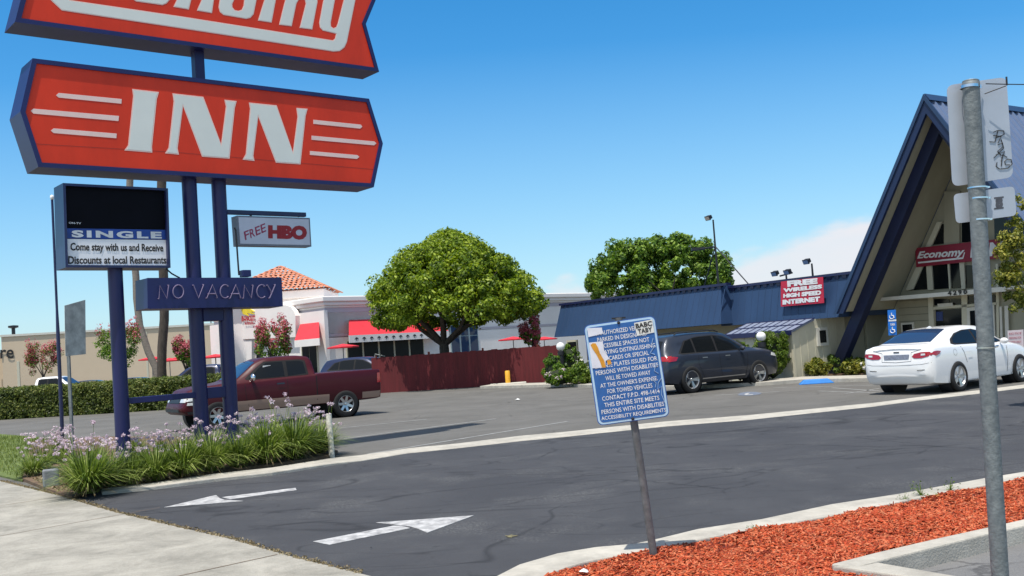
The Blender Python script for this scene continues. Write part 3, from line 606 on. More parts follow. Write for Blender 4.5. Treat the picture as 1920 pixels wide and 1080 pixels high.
for k in range(2): mb.prism(yplane([(1864, 370+k*20), (1882, 368+k*20), (1882, 371+k*20), (1864, 373+k*20)], Ys-.001), (0, .0008, 0))
mb.build('sticker', pm('faded_black', (.06, .065, .08), .6, var=.3, scale=60), GP, parent=lp)
mb = MB(); mb.tube([at(1848, 157, Yp), at(1888, 158, Yp-.02), at(2060, 160, Yp-.1)], .0022, 6); mb.tube([at(1846, 176, Yp), at(1886, 161, Yp-.02)], .0022, 6); mb.tube([at(1887, 144, Yp-.02), at(1888, 160, Yp-.02)], .004, 6)
mb.build('wire_arm', M['dark'], GP, smooth=60)

# ------------------------------------------------------------------ motel: frame with s along the gable (to the right, nearer), t along the ridge (away)
A0 = at(1735, 183, 29.0); FM = Frame(V((A0.x, A0.y, 0)), 145.7, 55.7); ZA = A0.z
s_l, z_l = FM.px(1600, 512, 0); SL_ = (ZA-z_l)/(-s_l)    # slope of the roof
MO = thing('motel_building', 'low motel with a steep blue A-frame lobby and a blue ribbed mansard wing', 'building', FM.w(0, 0, 0), FM.rotz())
ZE = 2.05
def roofx(z, side): return side*(ZA-z)/SL_
def fpl(mb, px_list, t, th, m=0): mb.fprism(FM, [FM.px(x, y, t) for x, y in px_list], t, t+th, m)
TR_ = 15.0
# the two roof slopes, with standing ribs
for side, nm in ((-1, 'roof_slope'), (1, 'roof_slope')):
    mb = MB(); dz = .16*SL_/1.0
    q = [(0, ZA), (roofx(ZE, side), ZE), (roofx(ZE, side)-side*.16, ZE), (0, ZA-.16*SL_)]
    mb.fprism(FM, q, .06, TR_); rs = mb.build(nm, [M['roofmetal']], MO)
    rbm = MB(); nx = SL_/math.hypot(SL_, 1)*side; nz = 1/math.hypot(SL_, 1)
    k = .25
    while k < TR_:
        a0_, z0_ = 0, ZA; a1_, z1_ = roofx(ZE, side), ZE; d = .055
        vs = [FM.w(a0_+nx*0, k-.055, z0_), FM.w(a1_, k-.055, z1_), FM.w(a1_, k+.055, z1_), FM.w(a0_, k+.055, z0_),
              FM.w(a0_+nx*d, k-.03, z0_+nz*d), FM.w(a1_+nx*d, k-.03, z1_+nz*d), FM.w(a1_+nx*d, k+.03, z1_+nz*d), FM.w(a0_+nx*d, k+.03, z0_+nz*d)]
        rbm.add(vs, [(4, 5, 6, 7), (0, 1, 5, 4), (3, 7, 6, 2), (0, 4, 7, 3), (1, 2, 6, 5)]); k += .34
    rbm.build('roof_ribs', [M['roofmetal']], MO, parent=rs)
    # soffit boards under the slope
    so = MB(); q = [(0, ZA-.17*SL_), (roofx(ZE, side)-side*.17, ZE), (roofx(ZE, side)-side*.21, ZE), (0, ZA-.21*SL_)]; so.fprism(FM, q, .12, 2.6); so.build('soffit', M['beige'], MO)
    bg = MB(); w = .29; q = [(0, ZA+.03), (roofx(ZE-.05, side)+side*.03, ZE-.05), (roofx(ZE-.05, side)-side*w, ZE-.05), (0, ZA-w*SL_)]
    bg.fprism(FM, q, -.05, .055); bg.build('barge_board', M['barge'], MO, bevel=.01)
    tr = MB(); q = [(0, ZA+.10), (roofx(ZE-.05, side)+side*.06, ZE-.05), (roofx(ZE-.05, side)-side*.06, ZE-.05), (0, ZA-.08)]; tr.fprism(FM, q, -.09, -.052); tr.build('barge_trim', M['fasc'], MO)
    # the raking beams that reach the ground
    bm_ = MB(); u0_ = .22; bw = .42; q = [(0, ZA-u0_*SL_), (side*(ZA/SL_)-side*u0_, 0), (side*(ZA/SL_)-side*(u0_+bw), 0), (0, ZA-(u0_+bw)*SL_)]
    bm_.fprism(FM, q, .50, .8); bm_.build('raking_beam', M['beam'], MO, bevel=.01)
mb = MB(); mb.fprism(FM, [(-.16, ZA-.10), (0, ZA+.12), (.16, ZA-.10)], -.02, TR_); mb.build('ridge_cap', M['fasc'], MO)
# lobby back wall at t = 2.6
TW = 2.6; xin = lambda z, side: side*max(0, (ZA-z)/SL_-.22)
mb = MB(); mb.fprism(FM, [(xin(0, -1), 0), (xin(0, 1), 0), (0, ZA-.25*SL_)], TW, TW+.15); wall = mb.build('lobby_wall', M['beige'], MO)
def zm(p): return zp(p, 4.908, 1560, 420)
def glassp(p, nm='window', par=None, mat='glass'):
    b = MB(); q = [FM.px(x, y, TW-.03) for x, y in zm(p)]; b.fprism(FM, q, TW-.035, TW-.005); return b.build(nm, M[mat], MO, parent=par)
def trimp(p, nm='window_frame', t=TW-.09, th=.08, mat='beige_trim_lit_wall', par=None):
    b = MB(); q = [FM.px(x, y, t) for x, y in zm(p)]; b.fprism(FM, q, t, t+th); return b.build(nm, M[mat], MO, parent=par)
glassp([(985, 0), (1030, 0), (1030, 180), (905, 195)]); glassp([(1195, -200), (1300, -200), (1300, 160), (1195, 170)]); glassp([(1490, -80), (1700, -150), (1740, 200), (1500, 230)])
glassp([(780, 395), (865, 370), (880, 600), (695, 612)]); glassp([(915, 380), (1065, 365), (1080, 592), (930, 602)]); glassp([(1080, 365), (1172, 360), (1185, 588), (1090, 592)])
glassp([(1215, 380), (1420, 380), (1440, 580), (1225, 590)]); glassp([(1500, 400), (1720, 370), (1740, 560), (1510, 575)])
glassp([(925, 690), (1078, 690), (1085, 742), (930, 750)]); glassp([(1090, 690), (1190, 690), (1195, 738), (1095, 742)]); glassp([(1235, 665), (1500, 650), (1510, 715), (1240, 730)])
trimp([(965, -20), (1010, -20), (745, 600), (690, 612), (680, 600)], 'raking_trim'); trimp([(865, 370), (915, 370), (930, 605), (880, 608)]); trimp([(1062, 365), (1078, 365), (1092, 600), (1078, 600)]); trimp([(1170, 355), (1215, 350), (1225, 595), (1190, 598)])
trimp([(1030, -300), (1172, -300), (1172, 190), (1030, 200)], 'wall_panel', mat='beige'); trimp([(1420, 370), (1440, 370), (1450, 580), (1435, 580)]); trimp([(1505, 370), (1528, 365), (1540, 1100), (1515, 1100)], 'mullion')
trimp([(1190, 640), (1240, 640), (1255, 1250), (1200, 1250)], 'mullion'); trimp([(880, 640), (925, 640), (950, 1250), (905, 1250)], 'mullion'); trimp([(925, 762), (1520, 722), (1520, 742), (928, 788)], 'transom')
g1 = glassp([(955, 792), (1196, 780), (1206, 1250), (965, 1250)], 'lobby_window')
b = MB(); q = [FM.px(x, y, TW-.04) for x, y in zm([(960, 808), (1018, 806), (1022, 890), (963, 892)])]; b.fprism(FM, q, TW-.045, TW-.037); b.build('window_poster', pm('poster_navy', (.03, .05, .16), .5, var=.5, scale=25), MO, parent=g1)
trimp([(970, 735), (1105, 725), (1110, 755), (972, 765)], 'transom_sign', t=TW-.12, th=.03, mat='offwhite')
dr = trimp([(1240, 770), (1490, 745), (1510, 1250), (1255, 1250)], 'door', mat='offwhite', t=TW-.10, th=.06)
for p in ([(1270, 800), (1355, 790), (1368, 1230), (1285, 1230)], [(1385, 788), (1465, 778), (1480, 1230), (1398, 1230)]):
    b = MB(); q = [FM.px(x, y, TW-.1) for x, y in zm(p)]; b.fprism(FM, q, TW-.112, TW-.101); b.build('door_pane', M['glass'], MO, parent=dr)
b = MB(); a, z = FM.px(*zm([(1375, 930)])[0], TW-.14); b.fbox(FM, a-.015, a+.015, TW-.16, TW-.14, z-.2, z+.2); b.build('door_handle', M['chrome'], MO, parent=dr)
for p in ([(1540, 760), (1560, 758), (1575, 1200), (1555, 1200)], [(1585, 755), (1618, 752), (1632, 1200), (1600, 1200)]): trimp(p, 'vertical_blind', mat='offwhite', t=TW-.14, th=.04)
# siding lines and panels left of the lobby window
sb = MB()
for y in (700, 765, 830, 890): q = [FM.px(x, yy, TW-.012) for x, yy in zm([(620, y+8), (900, y-8), (900, y-4), (620, y+12)])]; sb.fprism(FM, q, TW-.014, TW-.001)
sb.build('siding_joints', pm('siding_joint_dark', (.15, .14, .10), .9), MO, parent=wall)  # thin darker strips along the siding joints
trimp([(290, 835), (305, 834), (335, 1330), (320, 1330)], 'corner_board', t=TW-.06, th=.055, mat='beige')
bx = trimp([(632, 912), (745, 905), (752, 1010), (640, 1018)], 'wall_window', t=TW-.08, th=.07, mat='offwhite')
b = MB(); q = [FM.px(x, y, TW-.085) for x, y in zm([(648, 928), (735, 922), (740, 990), (652, 996)])]; b.fprism(FM, q, TW-.092, TW-.081); b.build('pane', M['glass'], MO, parent=bx)
# canopy board with the street number
TC = 1.7; can = MB(); c1 = [FM.px(x, y, TC) for x, y in zm([(325, 690), (465, 676), (1108, 620), (1600, 575), (1600, 620), (1108, 660), (465, 707), (320, 716)])]
can.fprism(FM, c1, TC, TC+.05); cz = c1[3][1]
can.fbox(FM, c1[1][0], c1[3][0]+1.2, TC+.05, TW-.1, c1[1][1]-.10, c1[1][1]-.02); canopy = can.build('entrance_canopy', M['offwhite'], MO)
mb = MB(); text_on(mb, '4290', [FM.w(FM.px(x, y, TC-.03)[0], TC-.03, FM.px(x, y, TC-.03)[1]) for x, y in zm([(1062, 614), (1240, 600), (1243, 646), (1066, 660)])], .04, space=1.5); mb.build('street_number', M['letter_black'], MO, parent=canopy)
# long blue mansard wing: two lengths
def mansard(pts_top, pts_bot, tt, tb, nm, back, teeth=True):
    """pts: (left px, right px)"""
    TL = FM.px(*pts_top[0], tt); TRt = FM.px(*pts_top[1], tt); BL = FM.px(*pts_bot[0], tb); BR = FM.px(*pts_bot[1], tb)
    zt = (TL[1]+TRt[1])/2; zb = (BL[1]+BR[1])/2; a0, a1 = BL[0], BR[0]; a0t, a1t = TL[0], TRt[0]
    mb = MB(); vs = [FM.w(a0, tb, zb), FM.w(a1, tb, zb), FM.w(a1t, tt, zt), FM.w(a0t, tt, zt), FM.w(a0, back, zb), FM.w(a1, back, zb), FM.w(a1t, back, zt), FM.w(a0t, back, zt)]
    mb.add(vs, [(0, 1, 2, 3), (4, 7, 6, 5), (0, 3, 7, 4), (1, 5, 6, 2), (3, 2, 6, 7), (0, 4, 5, 1)]); o = mb.build(nm, M['fasc'], MO)
    rb_ = MB(); k = a0+.15; lt = (tt-tb)
    while k < a1-.05:
        e = .014; rb_.add([FM.w(k-.018, tb-.001, zb), FM.w(k+.018, tb-.001, zb), FM.w(k+.018, tt-.001, zt), FM.w(k-.018, tt-.001, zt), FM.w(k-.010, tb-e, zb), FM.w(k+.010, tb-e, zb), FM.w(k+.010, tt-e, zt), FM.w(k-.010, tt-e, zt)],
            [(4, 5, 6, 7), (0, 4, 7, 3), (1, 2, 6, 5), (0, 1, 5, 4), (3, 7, 6, 2)]); k += .30
    rb_.build('standing_seams', M['fasc'], MO, parent=o)
    cp = MB(); cp.fbox(FM, min(a0, a0t)-.03, max(a1, a1t)+.03, tt-.10, tt+.12, zt-.02, zt+.07); 
    k = a0t+.1
    while k < a1t: cp.fbox(FM, k, k+.16, tt-.055, tt, zt-.12, zt-.021); k += .30
    cp.build('coping', M['navy'], MO, parent=o)
    return (a0, a1, zb, zt)
wl = mansard(((1052, 571.5), (1352, 536.5)), ((1039, 631), (1352, 609.5)), .0, -.5, 'mansard', 11)
wr_ = mansard(((1357, 541.5), (1600, 512)), ((1352, 609.5), (1572, 597)), .40, .07, 'mansard', 11)
mb = MB(); mb.fbox(FM, wl[0]+.4, wl[1], .9, 10.5, 0, wl[2]+.01); mb.fbox(FM, wl[1], xin(0, -1)+.05, 1.5, 10.5, 0, wr_[2]+.01); mb.build('wing_wall', M['beige'], MO)
# wing windows and doors
for x0, x1 in ((1062, 1082), (1258, 1330),):
    a0_, za = FM.px(x0, 640, .85); a1_, zb_ = FM.px(x1, 640, .85); 
    mb = MB(); mb.fbox(FM, a0_, a1_, .85, .899, .7, 1.8); wf = mb.build('window_frame', M['beige_trim_lit_wall'], MO)
    mb = MB(); mb.fbox(FM, a0_+.08, a1_-.08, .835, .849, .78, 1.72); mb.build('pane', M['glass'], MO, parent=wf)
for k in range(5):
    x = 1400+k*22
# lean-to enclosure under the slatted awning
cA = FM.gp(1492, 713); t_f = cA[1]; s_r = cA[0]; s_lft = FM.px(1362, 630, t_f)[0]
zf = FM.px(1490, 620, t_f)[1]; zr = FM.px(1515, 599, -.15)[1]; en = MB()
en.fbox(FM, s_lft+.1, s_r, t_f, t_f+.1, 0, zf-.04); enclosure = en.build('lean_to_wall', M['beige_trim_lit_wall'], MO)
en = MB(); TE = 1.5; vs = [FM.w(s_r, t_f+.1, 0), FM.w(s_r, TE, 0), FM.w(s_r, TE, wr_[2]+.0), FM.w(s_r, -.1, wr_[2]), FM.w(s_r, -.1, zr-.04), FM.w(s_r, t_f+.1, zf-.04)]; en.prism(vs, -FM.e1*.1); en.build('lean_to_wall', M['beige_trim_lit_wall'], MO)
st_ = MB(); k = t_f+.35
while k < 1.4: st_.fbox(FM, s_r+.001, s_r+.012, k, k+.02, .02, zr-.05 if k > -.1 else zf-.05); k += .36
e1_ = ray(1541, 631); kk_ = (s_r+.02-(EYE-FM.O).dot(FM.e1))/e1_.dot(FM.e1); mp_ = EYE+e1_*kk_-FM.O; mt, mz = mp_.dot(FM.e2), mp_.z
b = MB(); b.fbox(FM, s_r+.001, s_r+.06, mt-.26, mt+.26, mz-.30, mz+.30); mbx = b.build('meter_box', M['offwhite'], MO); b = MB(); b.fbox(FM, s_r+.061, s_r+.075, mt-.15, mt+.15, mz-.20, mz+.20); b.build('meter_window', M['glass'], MO, parent=mbx)
k = s_lft+.4
while k < s_r-.1: st_.fbox(FM, k, k+.02, t_f-.012, t_f-.001, .02, zf-.06); k += .4
st_.fbox(FM, s_r-.04, s_r+.03, t_f-.03, t_f+.06, 0, zf-.04); st_.build('battens', M['beige_trim_lit_wall'], MO)
rfm = MB(); vs = [FM.w(s_lft, t_f-.12, zf), FM.w(s_r+.08, t_f-.12, zf), FM.w(s_r+.08, -.1, zr+.02), FM.w(s_lft, -.1, zr+.02)]; rfm.prism(vs, (0, 0, -.06)); lean = rfm.build('lean_to_roof', pm('lattice_blue', (.26, .30, .40), .4, metal=.2, var=.1), MO)
fb_ = MB(); fb_.fbox(FM, s_lft-.02, s_r+.10, t_f-.16, t_f-.121, zf-.13, zf+.02)
up_ = (V((0, 0, zr+.02-zf)) + FM.e2*(-.1-t_f+.12)); nU = 9
for i in range(nU+1):
    a = s_lft + (s_r+.08-s_lft)*i/nU; p = FM.w(a, t_f-.12, zf+.003); fb_.prism([p-FM.e1*.016, p+FM.e1*.016, p+FM.e1*.016+up_, p-FM.e1*.016+up_], (0, 0, .012))
for i in (0, .5, 1):
    p = FM.w(s_lft, t_f-.12, zf+.005)+up_*i; q = FM.w(s_r+.1, t_f-.12, zf+.005)+up_*i; dd = up_.normalized()*.022; fb_.prism([p-dd, q-dd, q+dd, p+dd], (0, 0, .018))
fb_.build('awning_bars', M['navy'], MO, parent=lean)

# ------------------------------------------------------------------ things at the motel
def mq(pts, t): return [FM.w(FM.px(x, y, t)[0], t, FM.px(x, y, t)[1]) for x, y in pts]
# banner on the mansard (leans with it)
tb_ = .02
bn = thing('internet_banner', 'red and white banner reading FREE WIRELESS HIGH SPEED INTERNET on the blue mansard', 'banner', FM.w(FM.px(1505, 575, tb_)[0], tb_, FM.px(1505, 575, tb_)[1]), FM.rotz())
BQ = [(1464, 528), (1543, 519), (1545, 568), (1464, 575)]
mb = MB(); mb.prism(mq(BQ, tb_), FM.e2*.015); mb.build('cloth', pm('banner_red', (.50, .02, .055), .6, var=.08), bn)
mb = MB(); zz = lambda p: zp(p, 4.696, 1420, 500)
for s, q in (('FREE', [(262, 125), (530, 100), (530, 150), (265, 178)]), ('WIRELESS', [(228, 192), (570, 155), (570, 192), (228, 228)]), ('HIGH SPEED', [(228, 240), (562, 207), (562, 248), (228, 275)]), ('INTERNET', [(222, 293), (552, 262), (552, 305), (222, 335)])):
    text_on(mb, s, mq(zz(q), tb_-.012), .07)
mb.build('lettering', M['letter_white'], bn)
tb2 = TW-.16
eb = thing('lobby_banner', 'dark red banner reading Economy INN across the A-frame lobby front', 'banner', FM.w(FM.px(1790, 480, tb2)[0], tb2, FM.px(1790, 480, tb2)[1]), FM.rotz())
EQ = zm([(765, 222), (1600, 130), (1605, 310), (775, 398)])
mb = MB(); mb.prism(mq(EQ, tb2), FM.e2*.02); mb.build('cloth', pm('banner_crimson', (.24, .012, .035), .5, var=.12), eb)
mb = MB(); text_on(mb, 'Economy', mq(zm([(788, 255), (1222, 215), (1218, 316), (782, 338)]), tb2-.012), .035, shear=.25)
q = mq(zm([(790, 350), (1200, 306), (1215, 260), (1224, 260), (1208, 318), (1200, 322), (795, 364)]), tb2-.012); mb.prism(q, FM.e2*.006)
text_on(mb, 'INN', mq(zm([(1270, 190), (1580, 158), (1580, 288), (1272, 310)]), tb2-.012), .05, shear=.1); mb.build('lettering', M['letter_white'], eb)
# accessible parking sign on its post
ga = FM.px(1673, 600, .4); ac = thing('accessible_parking_sign', 'tall narrow blue accessible parking sign between the raking beam and the lobby window', 'sign', FM.w(ga[0], .4, 0), FM.rotz())
AQ = [(1664, 581.5), (1679.5, 580.5), (1681.5, 628), (1666, 629)]
mb = MB(); z_ = FM.px(1672, 600, .4)[1]; mb.lathe([(.03, 0), (.03, z_+.2)], 12, Matrix.Translation(FM.w(ga[0], .44, 0))); mb.build('post', M['steel'], ac)
mb = MB(); mb.prism(mq(AQ, .4), FM.e2*.006); mb.build('plate', pm('sign_blue', (.015, .16, .58), .4), ac)
mb = MB(); tq_ = .392
for c0, y0 in ((1672, 591.5), (1673.6, 618)):
    q = [FM.px(c0+4.2*math.cos(a*math.pi/6), y0+2.2+4.0*math.sin(a*math.pi/6), tq_) for a in range(-1, 8)]; mb.tube([FM.w(a, tq_, z) for a, z in q], .014, 5)
    q = [FM.px(x, y, tq_) for x, y in ((c0-.5, y0-5), (c0-.2, y0), (c0+3, y0+.3), (c0+4.5, y0+4.5))]; mb.tube([FM.w(a, tq_, z) for a, z in q], .018, 5)
mb.prism(mq([(1666, 599.5), (1680.5, 598.8), (1680.6, 602), (1666.2, 602.8)], tq_), FM.e2*.004); text_on(mb, 'VAN', mq([(1669, 606), (1678, 605.5), (1678, 610.5), (1669, 611)], tq_), .03)
mb.build('emblem', M['letter_white'], ac)
# notice board by the lobby
gn = FM.px(1905, 640, .2); nb = thing('notice_board', 'small white notice board with faded red writing beside the sedan bonnet', 'sign', FM.w(gn[0], .2, 0), FM.rotz())
mb = MB(); mb.prism(mq([(1889, 620), (1918, 618), (1920, 668), (1891, 670)], .2), FM.e2*.05); mb.build('board', pm('pinkish_white', (.60, .52, .54), .6), nb)
mb = MB()
for i, s in enumerate(('NOTICE', 'PARKING FOR', 'GUESTS ONLY', 'NO TRESPASS')): text_on(mb, s, mq([(1892, 624+i*8), (1915, 622.5+i*8), (1915, 626.5+i*8), (1892, 628+i*8)], .19), .02)
mb.build('lettering', pm('faded_red', (.40, .13, .18), .6), nb)
mb = MB(); mb.fbox(FM, gn[0]-.35, gn[0]-.3, .2, .26, 0, gn[1]-.2); mb.fbox(FM, gn[0]+.3, gn[0]+.35, .2, .26, 0, gn[1]-.2); mb.build('leg', M['steel'], nb)
# roof floodlights
def flood(px, py_top, py_base, t, label, n=1, stays=False, spread=0):
    a, z1 = FM.px(px, py_top, t); _, zb_ = FM.px(px, py_base, t); zb_ = min(zb_, wr_[3]+.05) if not stays else wl[3]
    o = thing('roof_floodlight', label, 'floodlight', FM.w(a, t, zb_), FM.rotz(), 'floodlights on the motel roof')
    mb = MB(); mb.lathe([(.04, zb_), (.03, z1)], 10, Matrix.Translation(FM.w(a, t, 0))); mb.build('mast', M['dark'], o)
    if spread:
        mb = MB(); mb.tube([FM.w(a-spread, t, z1-.02), FM.w(a+spread, t, z1+.04)], .03, 8); mb.build('crossbar', M['dark'], o)
    for k in range(n):
        off = (k-(n-1)/2)*2*spread; mb = MB(); Mt = Matrix.Rotation(R(-35), 3, 'X'); c0 = FM.w(a+off-.08, t-.12, z1+.10)
        Mr = Matrix.Rotation(FM.rotz(), 3, 'Z') @ Matrix.Rotation(R(25), 3, 'X'); mb.box(c0, (.22, .12, .14), Mr); mb.box(c0+Mr @ V((0, -.09, 0)), (.26, .03, .18), Mr); lh = mb.build('lamp_head', M['dark'], o, bevel=.02)
        gl = MB(); gl.box(c0+Mr @ V((0, -.110, 0)), (.21, .01, .13), Mr); gl.build('lamp_glass', M['chrome'], o, parent=lh)
    if stays:
        for dx, dt in ((-.9, .1), (1.3, .2)):
            mb = MB(); mb.tube([FM.w(a, t, z1-1.0), FM.w(a+dx, t+dt, zb_)], .022, 6); mb.build('stay', M['dark'], o)
        mb = MB(); q = FM.px(px-28, 468, t); mb.tube([FM.w(a, t, q[1]), FM.w(q[0], t, q[1])], .03, 8); mb.box(FM.w(q[0], t, q[1]+.03), (.5, .2, .1)); mb.build('side_arm', M['dark'], o)
flood(1337, 412, 535, 1.0, 'tall single floodlight mast braced by stays on the blue mansard roof', stays=True)
flood(1474, 515, 522, 1.4, 'low twin-headed floodlight just above the wireless internet banner', n=2, spread=.28)
flood(1522, 494, 520, 1.6, 'single floodlight on a short mast right of the twin-headed one')
# blue painted wheel stop, globe lamps, yellow bollard
ws = G(1531, 719.5); mb = MB(); d = (G(1564, 718)-G(1498, 722)).normalized(); L2 = (G(1564, 718)-G(1498, 722)).length/2; nr = V((-d.y, d.x, 0))
pts = [ws-d*L2-nr*.12, ws+d*L2-nr*.12, ws+d*L2+nr*.25, ws-d*L2+nr*.25]; up3 = [ws-d*(L2-.15)-nr*.06, ws+d*(L2-.15)-nr*.06, ws+d*(L2-.15)+nr*.18, ws-d*(L2-.15)+nr*.18]
mb.add([V((p.x, p.y, .0)) for p in pts]+[V((p.x, p.y, .13)) for p in up3], [(0, 1, 2, 3), (7, 6, 5, 4), (0, 4, 5, 1), (1, 5, 6, 2), (2, 6, 7, 3), (3, 7, 4, 0)]); o = mb.build('wheel_stop', M['bluepaint'], bevel=.02); tag(o, 'bright blue painted kerb block in front of the raking beam', 'wheel stop')
def globe(px, py, Y, label, r=.19):
    c0 = at(px, py, Y); o = thing('globe_lamp', label, 'lamp', (c0.x, c0.y, 0), 0, 'globe lamps in the motel planting')
    mb = MB(); mb.lathe([(.11, 0), (.11, c0.z-.35), (.13, c0.z-.32), (.13, c0.z-.17)], 16, Matrix.Translation((c0.x, c0.y, 0))); mb.build('lamp_post', M['dark'], o)
    mb = MB(); mb.lathe([(r*math.sin(math.pi*i/12)+.0005, -r*math.cos(math.pi*i/12)) for i in range(13)], 24, Matrix.Translation(c0)); mb.build('globe', M['globe'], o, smooth=60)
globe(1427, 631, 31.7, 'white globe lamp in front of the rounded bush behind the grey vehicle', .15)
globe(1051, 650, 40.0, 'white globe lamp at the end of the red fence', .17)
yb = G(953, 723); bo = thing('yellow_bollard', 'short yellow bollard standing on a white concrete pad before the red fence', 'bollard', (yb.x, yb.y, 0))
zt = at(951, 695, yb.y).z; mb = MB(); mb.lathe([(.11, 0), (.11, zt-.03), (.08, zt), (.001, zt)], 16, Matrix.Translation((yb.x, yb.y, 0))); mb.build('post', M['yellow'], bo, smooth=50)
mb = MB(); mb.box((yb.x, yb.y, .06), (1.6, .5, .12)); mb.build('base_pad', M['offwhite'], bo, bevel=.02)
# ------------------------------------------------------------------ red board fence
fA = G(700, 738); fB = G(1025, 717); dF = (fB-fA).normalized(); nF = V((dF.y, -dF.x, 0)); LF = (fB-fA).length
zF = (at(762, 663, fA.y-.5).z + at(1040, 651, fB.y).z)/2
fe = thing('board_fence', 'dark red vertical board fence standing behind the big round tree trunk', 'fence', (fA.x, fA.y, 0), math.atan2(dF.y, dF.x))
mb = MB(); k = 0; rng = random.Random(3)
while k < LF+.6:
    w = .14; off = rng.uniform(-.004, .004); hh = zF+rng.uniform(-.02, .015); p = fA+dF*(k+w/2)+nF*off; mb.box((p.x, p.y, hh/2), (w-.0015, .022, hh), Matrix.Rotation(math.atan2(dF.y, dF.x), 3, 'Z')); k += w
mb.build('boards', pm('barn_red', (.125, .011, .014), .75, var=.3, scale=2.5, stretch=(2, 2, .15), dirt=.3), fe)
for kk in range(0, 4):
    p = fA+dF*(.2+kk*(LF/3.2))-nF*.06; mb = MB(); mb.box((p.x, p.y, zF/2+.05), (.09, .09, zF+.1)); mb.build('fence_post', pm('barn_red_post', (.12, .018, .012), .8), fe)
mb = MB(); mb.tube([at(703, 665, fA.y), at(703, 738, fA.y)], .03, 8); mb.tube([at(703, 664, fA.y-.1), at(722, 668, fA.y-.1)], .025, 6); mb.build('gate_post', M['steel'], fe)
# ------------------------------------------------------------------ restaurant
Cn = at(611, 620, 58.0); FR = Frame(V((Cn.x, Cn.y, 0)), 43, -47)      # e1 right and away, e2 left and away
RS = thing('burger_restaurant', 'white stucco drive-through restaurant with red awnings and a clay tiled tower', 'building', (Cn.x, Cn.y, 0), FR.rotz())
zc = at(611, 556, 58).z; zcb = at(611, 575, 58).z; za = at(611, 586, 58).z
def rz(y, x=611): return at(x, y, 58).z
LR = 27; LL = 5.5
mb = MB(); mb.fbox(FR, 0, LR, 0, 12, 0, zcb); mb.build('wall', M['stucco'], RS)
mb = MB(); mb.fbox(FR, -.02, LR, -.02, 12, rz(586), zcb-.01); mb.build('cornice_shade_band', M['stucco_lav_shade'], RS)  # cornice shadow put into the wall as a greyed lavender band
mb = MB(); mb.fbox(FR, -.35, LR+.3, -.35, 12, rz(566), zc); mb.fbox(FR, -.22, LR+.2, -.22, 12, rz(573), rz(566)-.002); mb.fbox(FR, -.10, LR+.1, -.10, 12, rz(577), rz(573)-.002); mb.build('cornice', M['stucco'], RS, bevel=.05)
mb = MB(); mb.fbox(FR, -.06, LR, -.06, -.021, rz(632), rz(627)); mb.build('belt_course', M['stucco_lav_shade'], RS)
mb = MB(); mb.fbox(FR, -.10, LR, -.10, -.021, 0, rz(634)); mb.build('wainscot', M['stucco'], RS)
mb = MB(); mb.fbox(FR, -.25, -.0, -.25, LL, 0, rz(582)); mb.build('corner_pier', M['stucco'], RS)
def rw(x, y, b): a, z = FR.px(x, y, b); return a, z
def awn(pts_top, pts_bot, b0, b1, face):
    pass
# awning on the right-hand wall (wall plane b = 0)
def awning_on(xa, xb, yt, yb, out, drop):
    a0, z0 = rw(xa, yt, -.1); a1, z1 = rw(xb, yt, -.1); zt = z0; zb_ = rw(xa, yb, -out)[1]; a0b = rw(xa, yb, -out)[0]
    mb = MB(); vs = [FR.w(a0, -.11, zt), FR.w(a1, -.11, zt), FR.w(a1, -out, zb_), FR.w(a0b, -out, zb_)]
    mb.add(vs+[FR.w(a0, -.11, zb_), FR.w(a1, -.11, zb_)], [(0, 1, 2, 3), (0, 3, 4), (1, 5, 2)]); aw = mb.build('awning', M['awning'], RS)
    mb = MB(); mb.fbox(FR, a0b, a1, -out-.02, -out+.02, zb_-drop, zb_-.002); va = mb.build('valance', M['stucco'], RS, parent=aw)
    mb = MB(); k = a0b+.5
    while k < a1-.3:
        mb.fbox(FR, k, k+.05, -out-.03, -out-.021, zb_-drop*.8, zb_-drop*.5); mb.prism([FR.w(k-.13, -out-.03, zb_-drop*.62), FR.w(k-.06, -out-.03, zb_-drop*.36), FR.w(k+.025, -out-.03, zb_-drop*.28), FR.w(k+.11, -out-.03, zb_-drop*.36), FR.w(k+.18, -out-.03, zb_-drop*.62), FR.w(k+.025, -out-.03, zb_-drop*.48)], FR.e2*.004); k += .55
    mb.build('palm_pattern', M['dark'], RS, parent=aw); return a0b, a1, zb_-drop
r = awning_on(654, 815, 600, 629, 1.3, .42)
mb = MB(); a0, _ = rw(648, 660, -.05); a1, _ = rw(793, 655, -.05); mb.fbox(FR, a0, a1, -.16, -.101, .7, rz(641)); wf = mb.build('window_wall', M['beige_trim_lit_wall'], RS)
k = 0; nW_ = 5
for i in range(nW_):
    q0 = a0+(a1-a0)*i/nW_+.08; q1 = a0+(a1-a0)*(i+1)/nW_-.08; mb = MB(); mb.fbox(FR, q0, q1, -.19, -.161, .8, rz(643)); mb.build('pane', M['glass_black'], RS, parent=wf)
a0, _ = rw(843, 640, -.05); a1, _ = rw(895, 640, -.05); mb = MB(); mb.fbox(FR, a0, a1, -.16, -.101, .05, rz(618)); wf = mb.build('glass_entry', pm('entry_frame', (.3, .38, .40), .4), RS)
for i in range(3):
    q0 = a0+(a1-a0)*i/3+.08; q1 = a0+(a1-a0)*(i+1)/3-.08; mb = MB(); mb.fbox(FR, q0, q1, -.19, -.161, .1, rz(645)); mb.fbox(FR, q0, q1, -.19, -.161, rz(643), rz(622)); mb.build('pane', M['glass_blue'], RS, parent=wf)
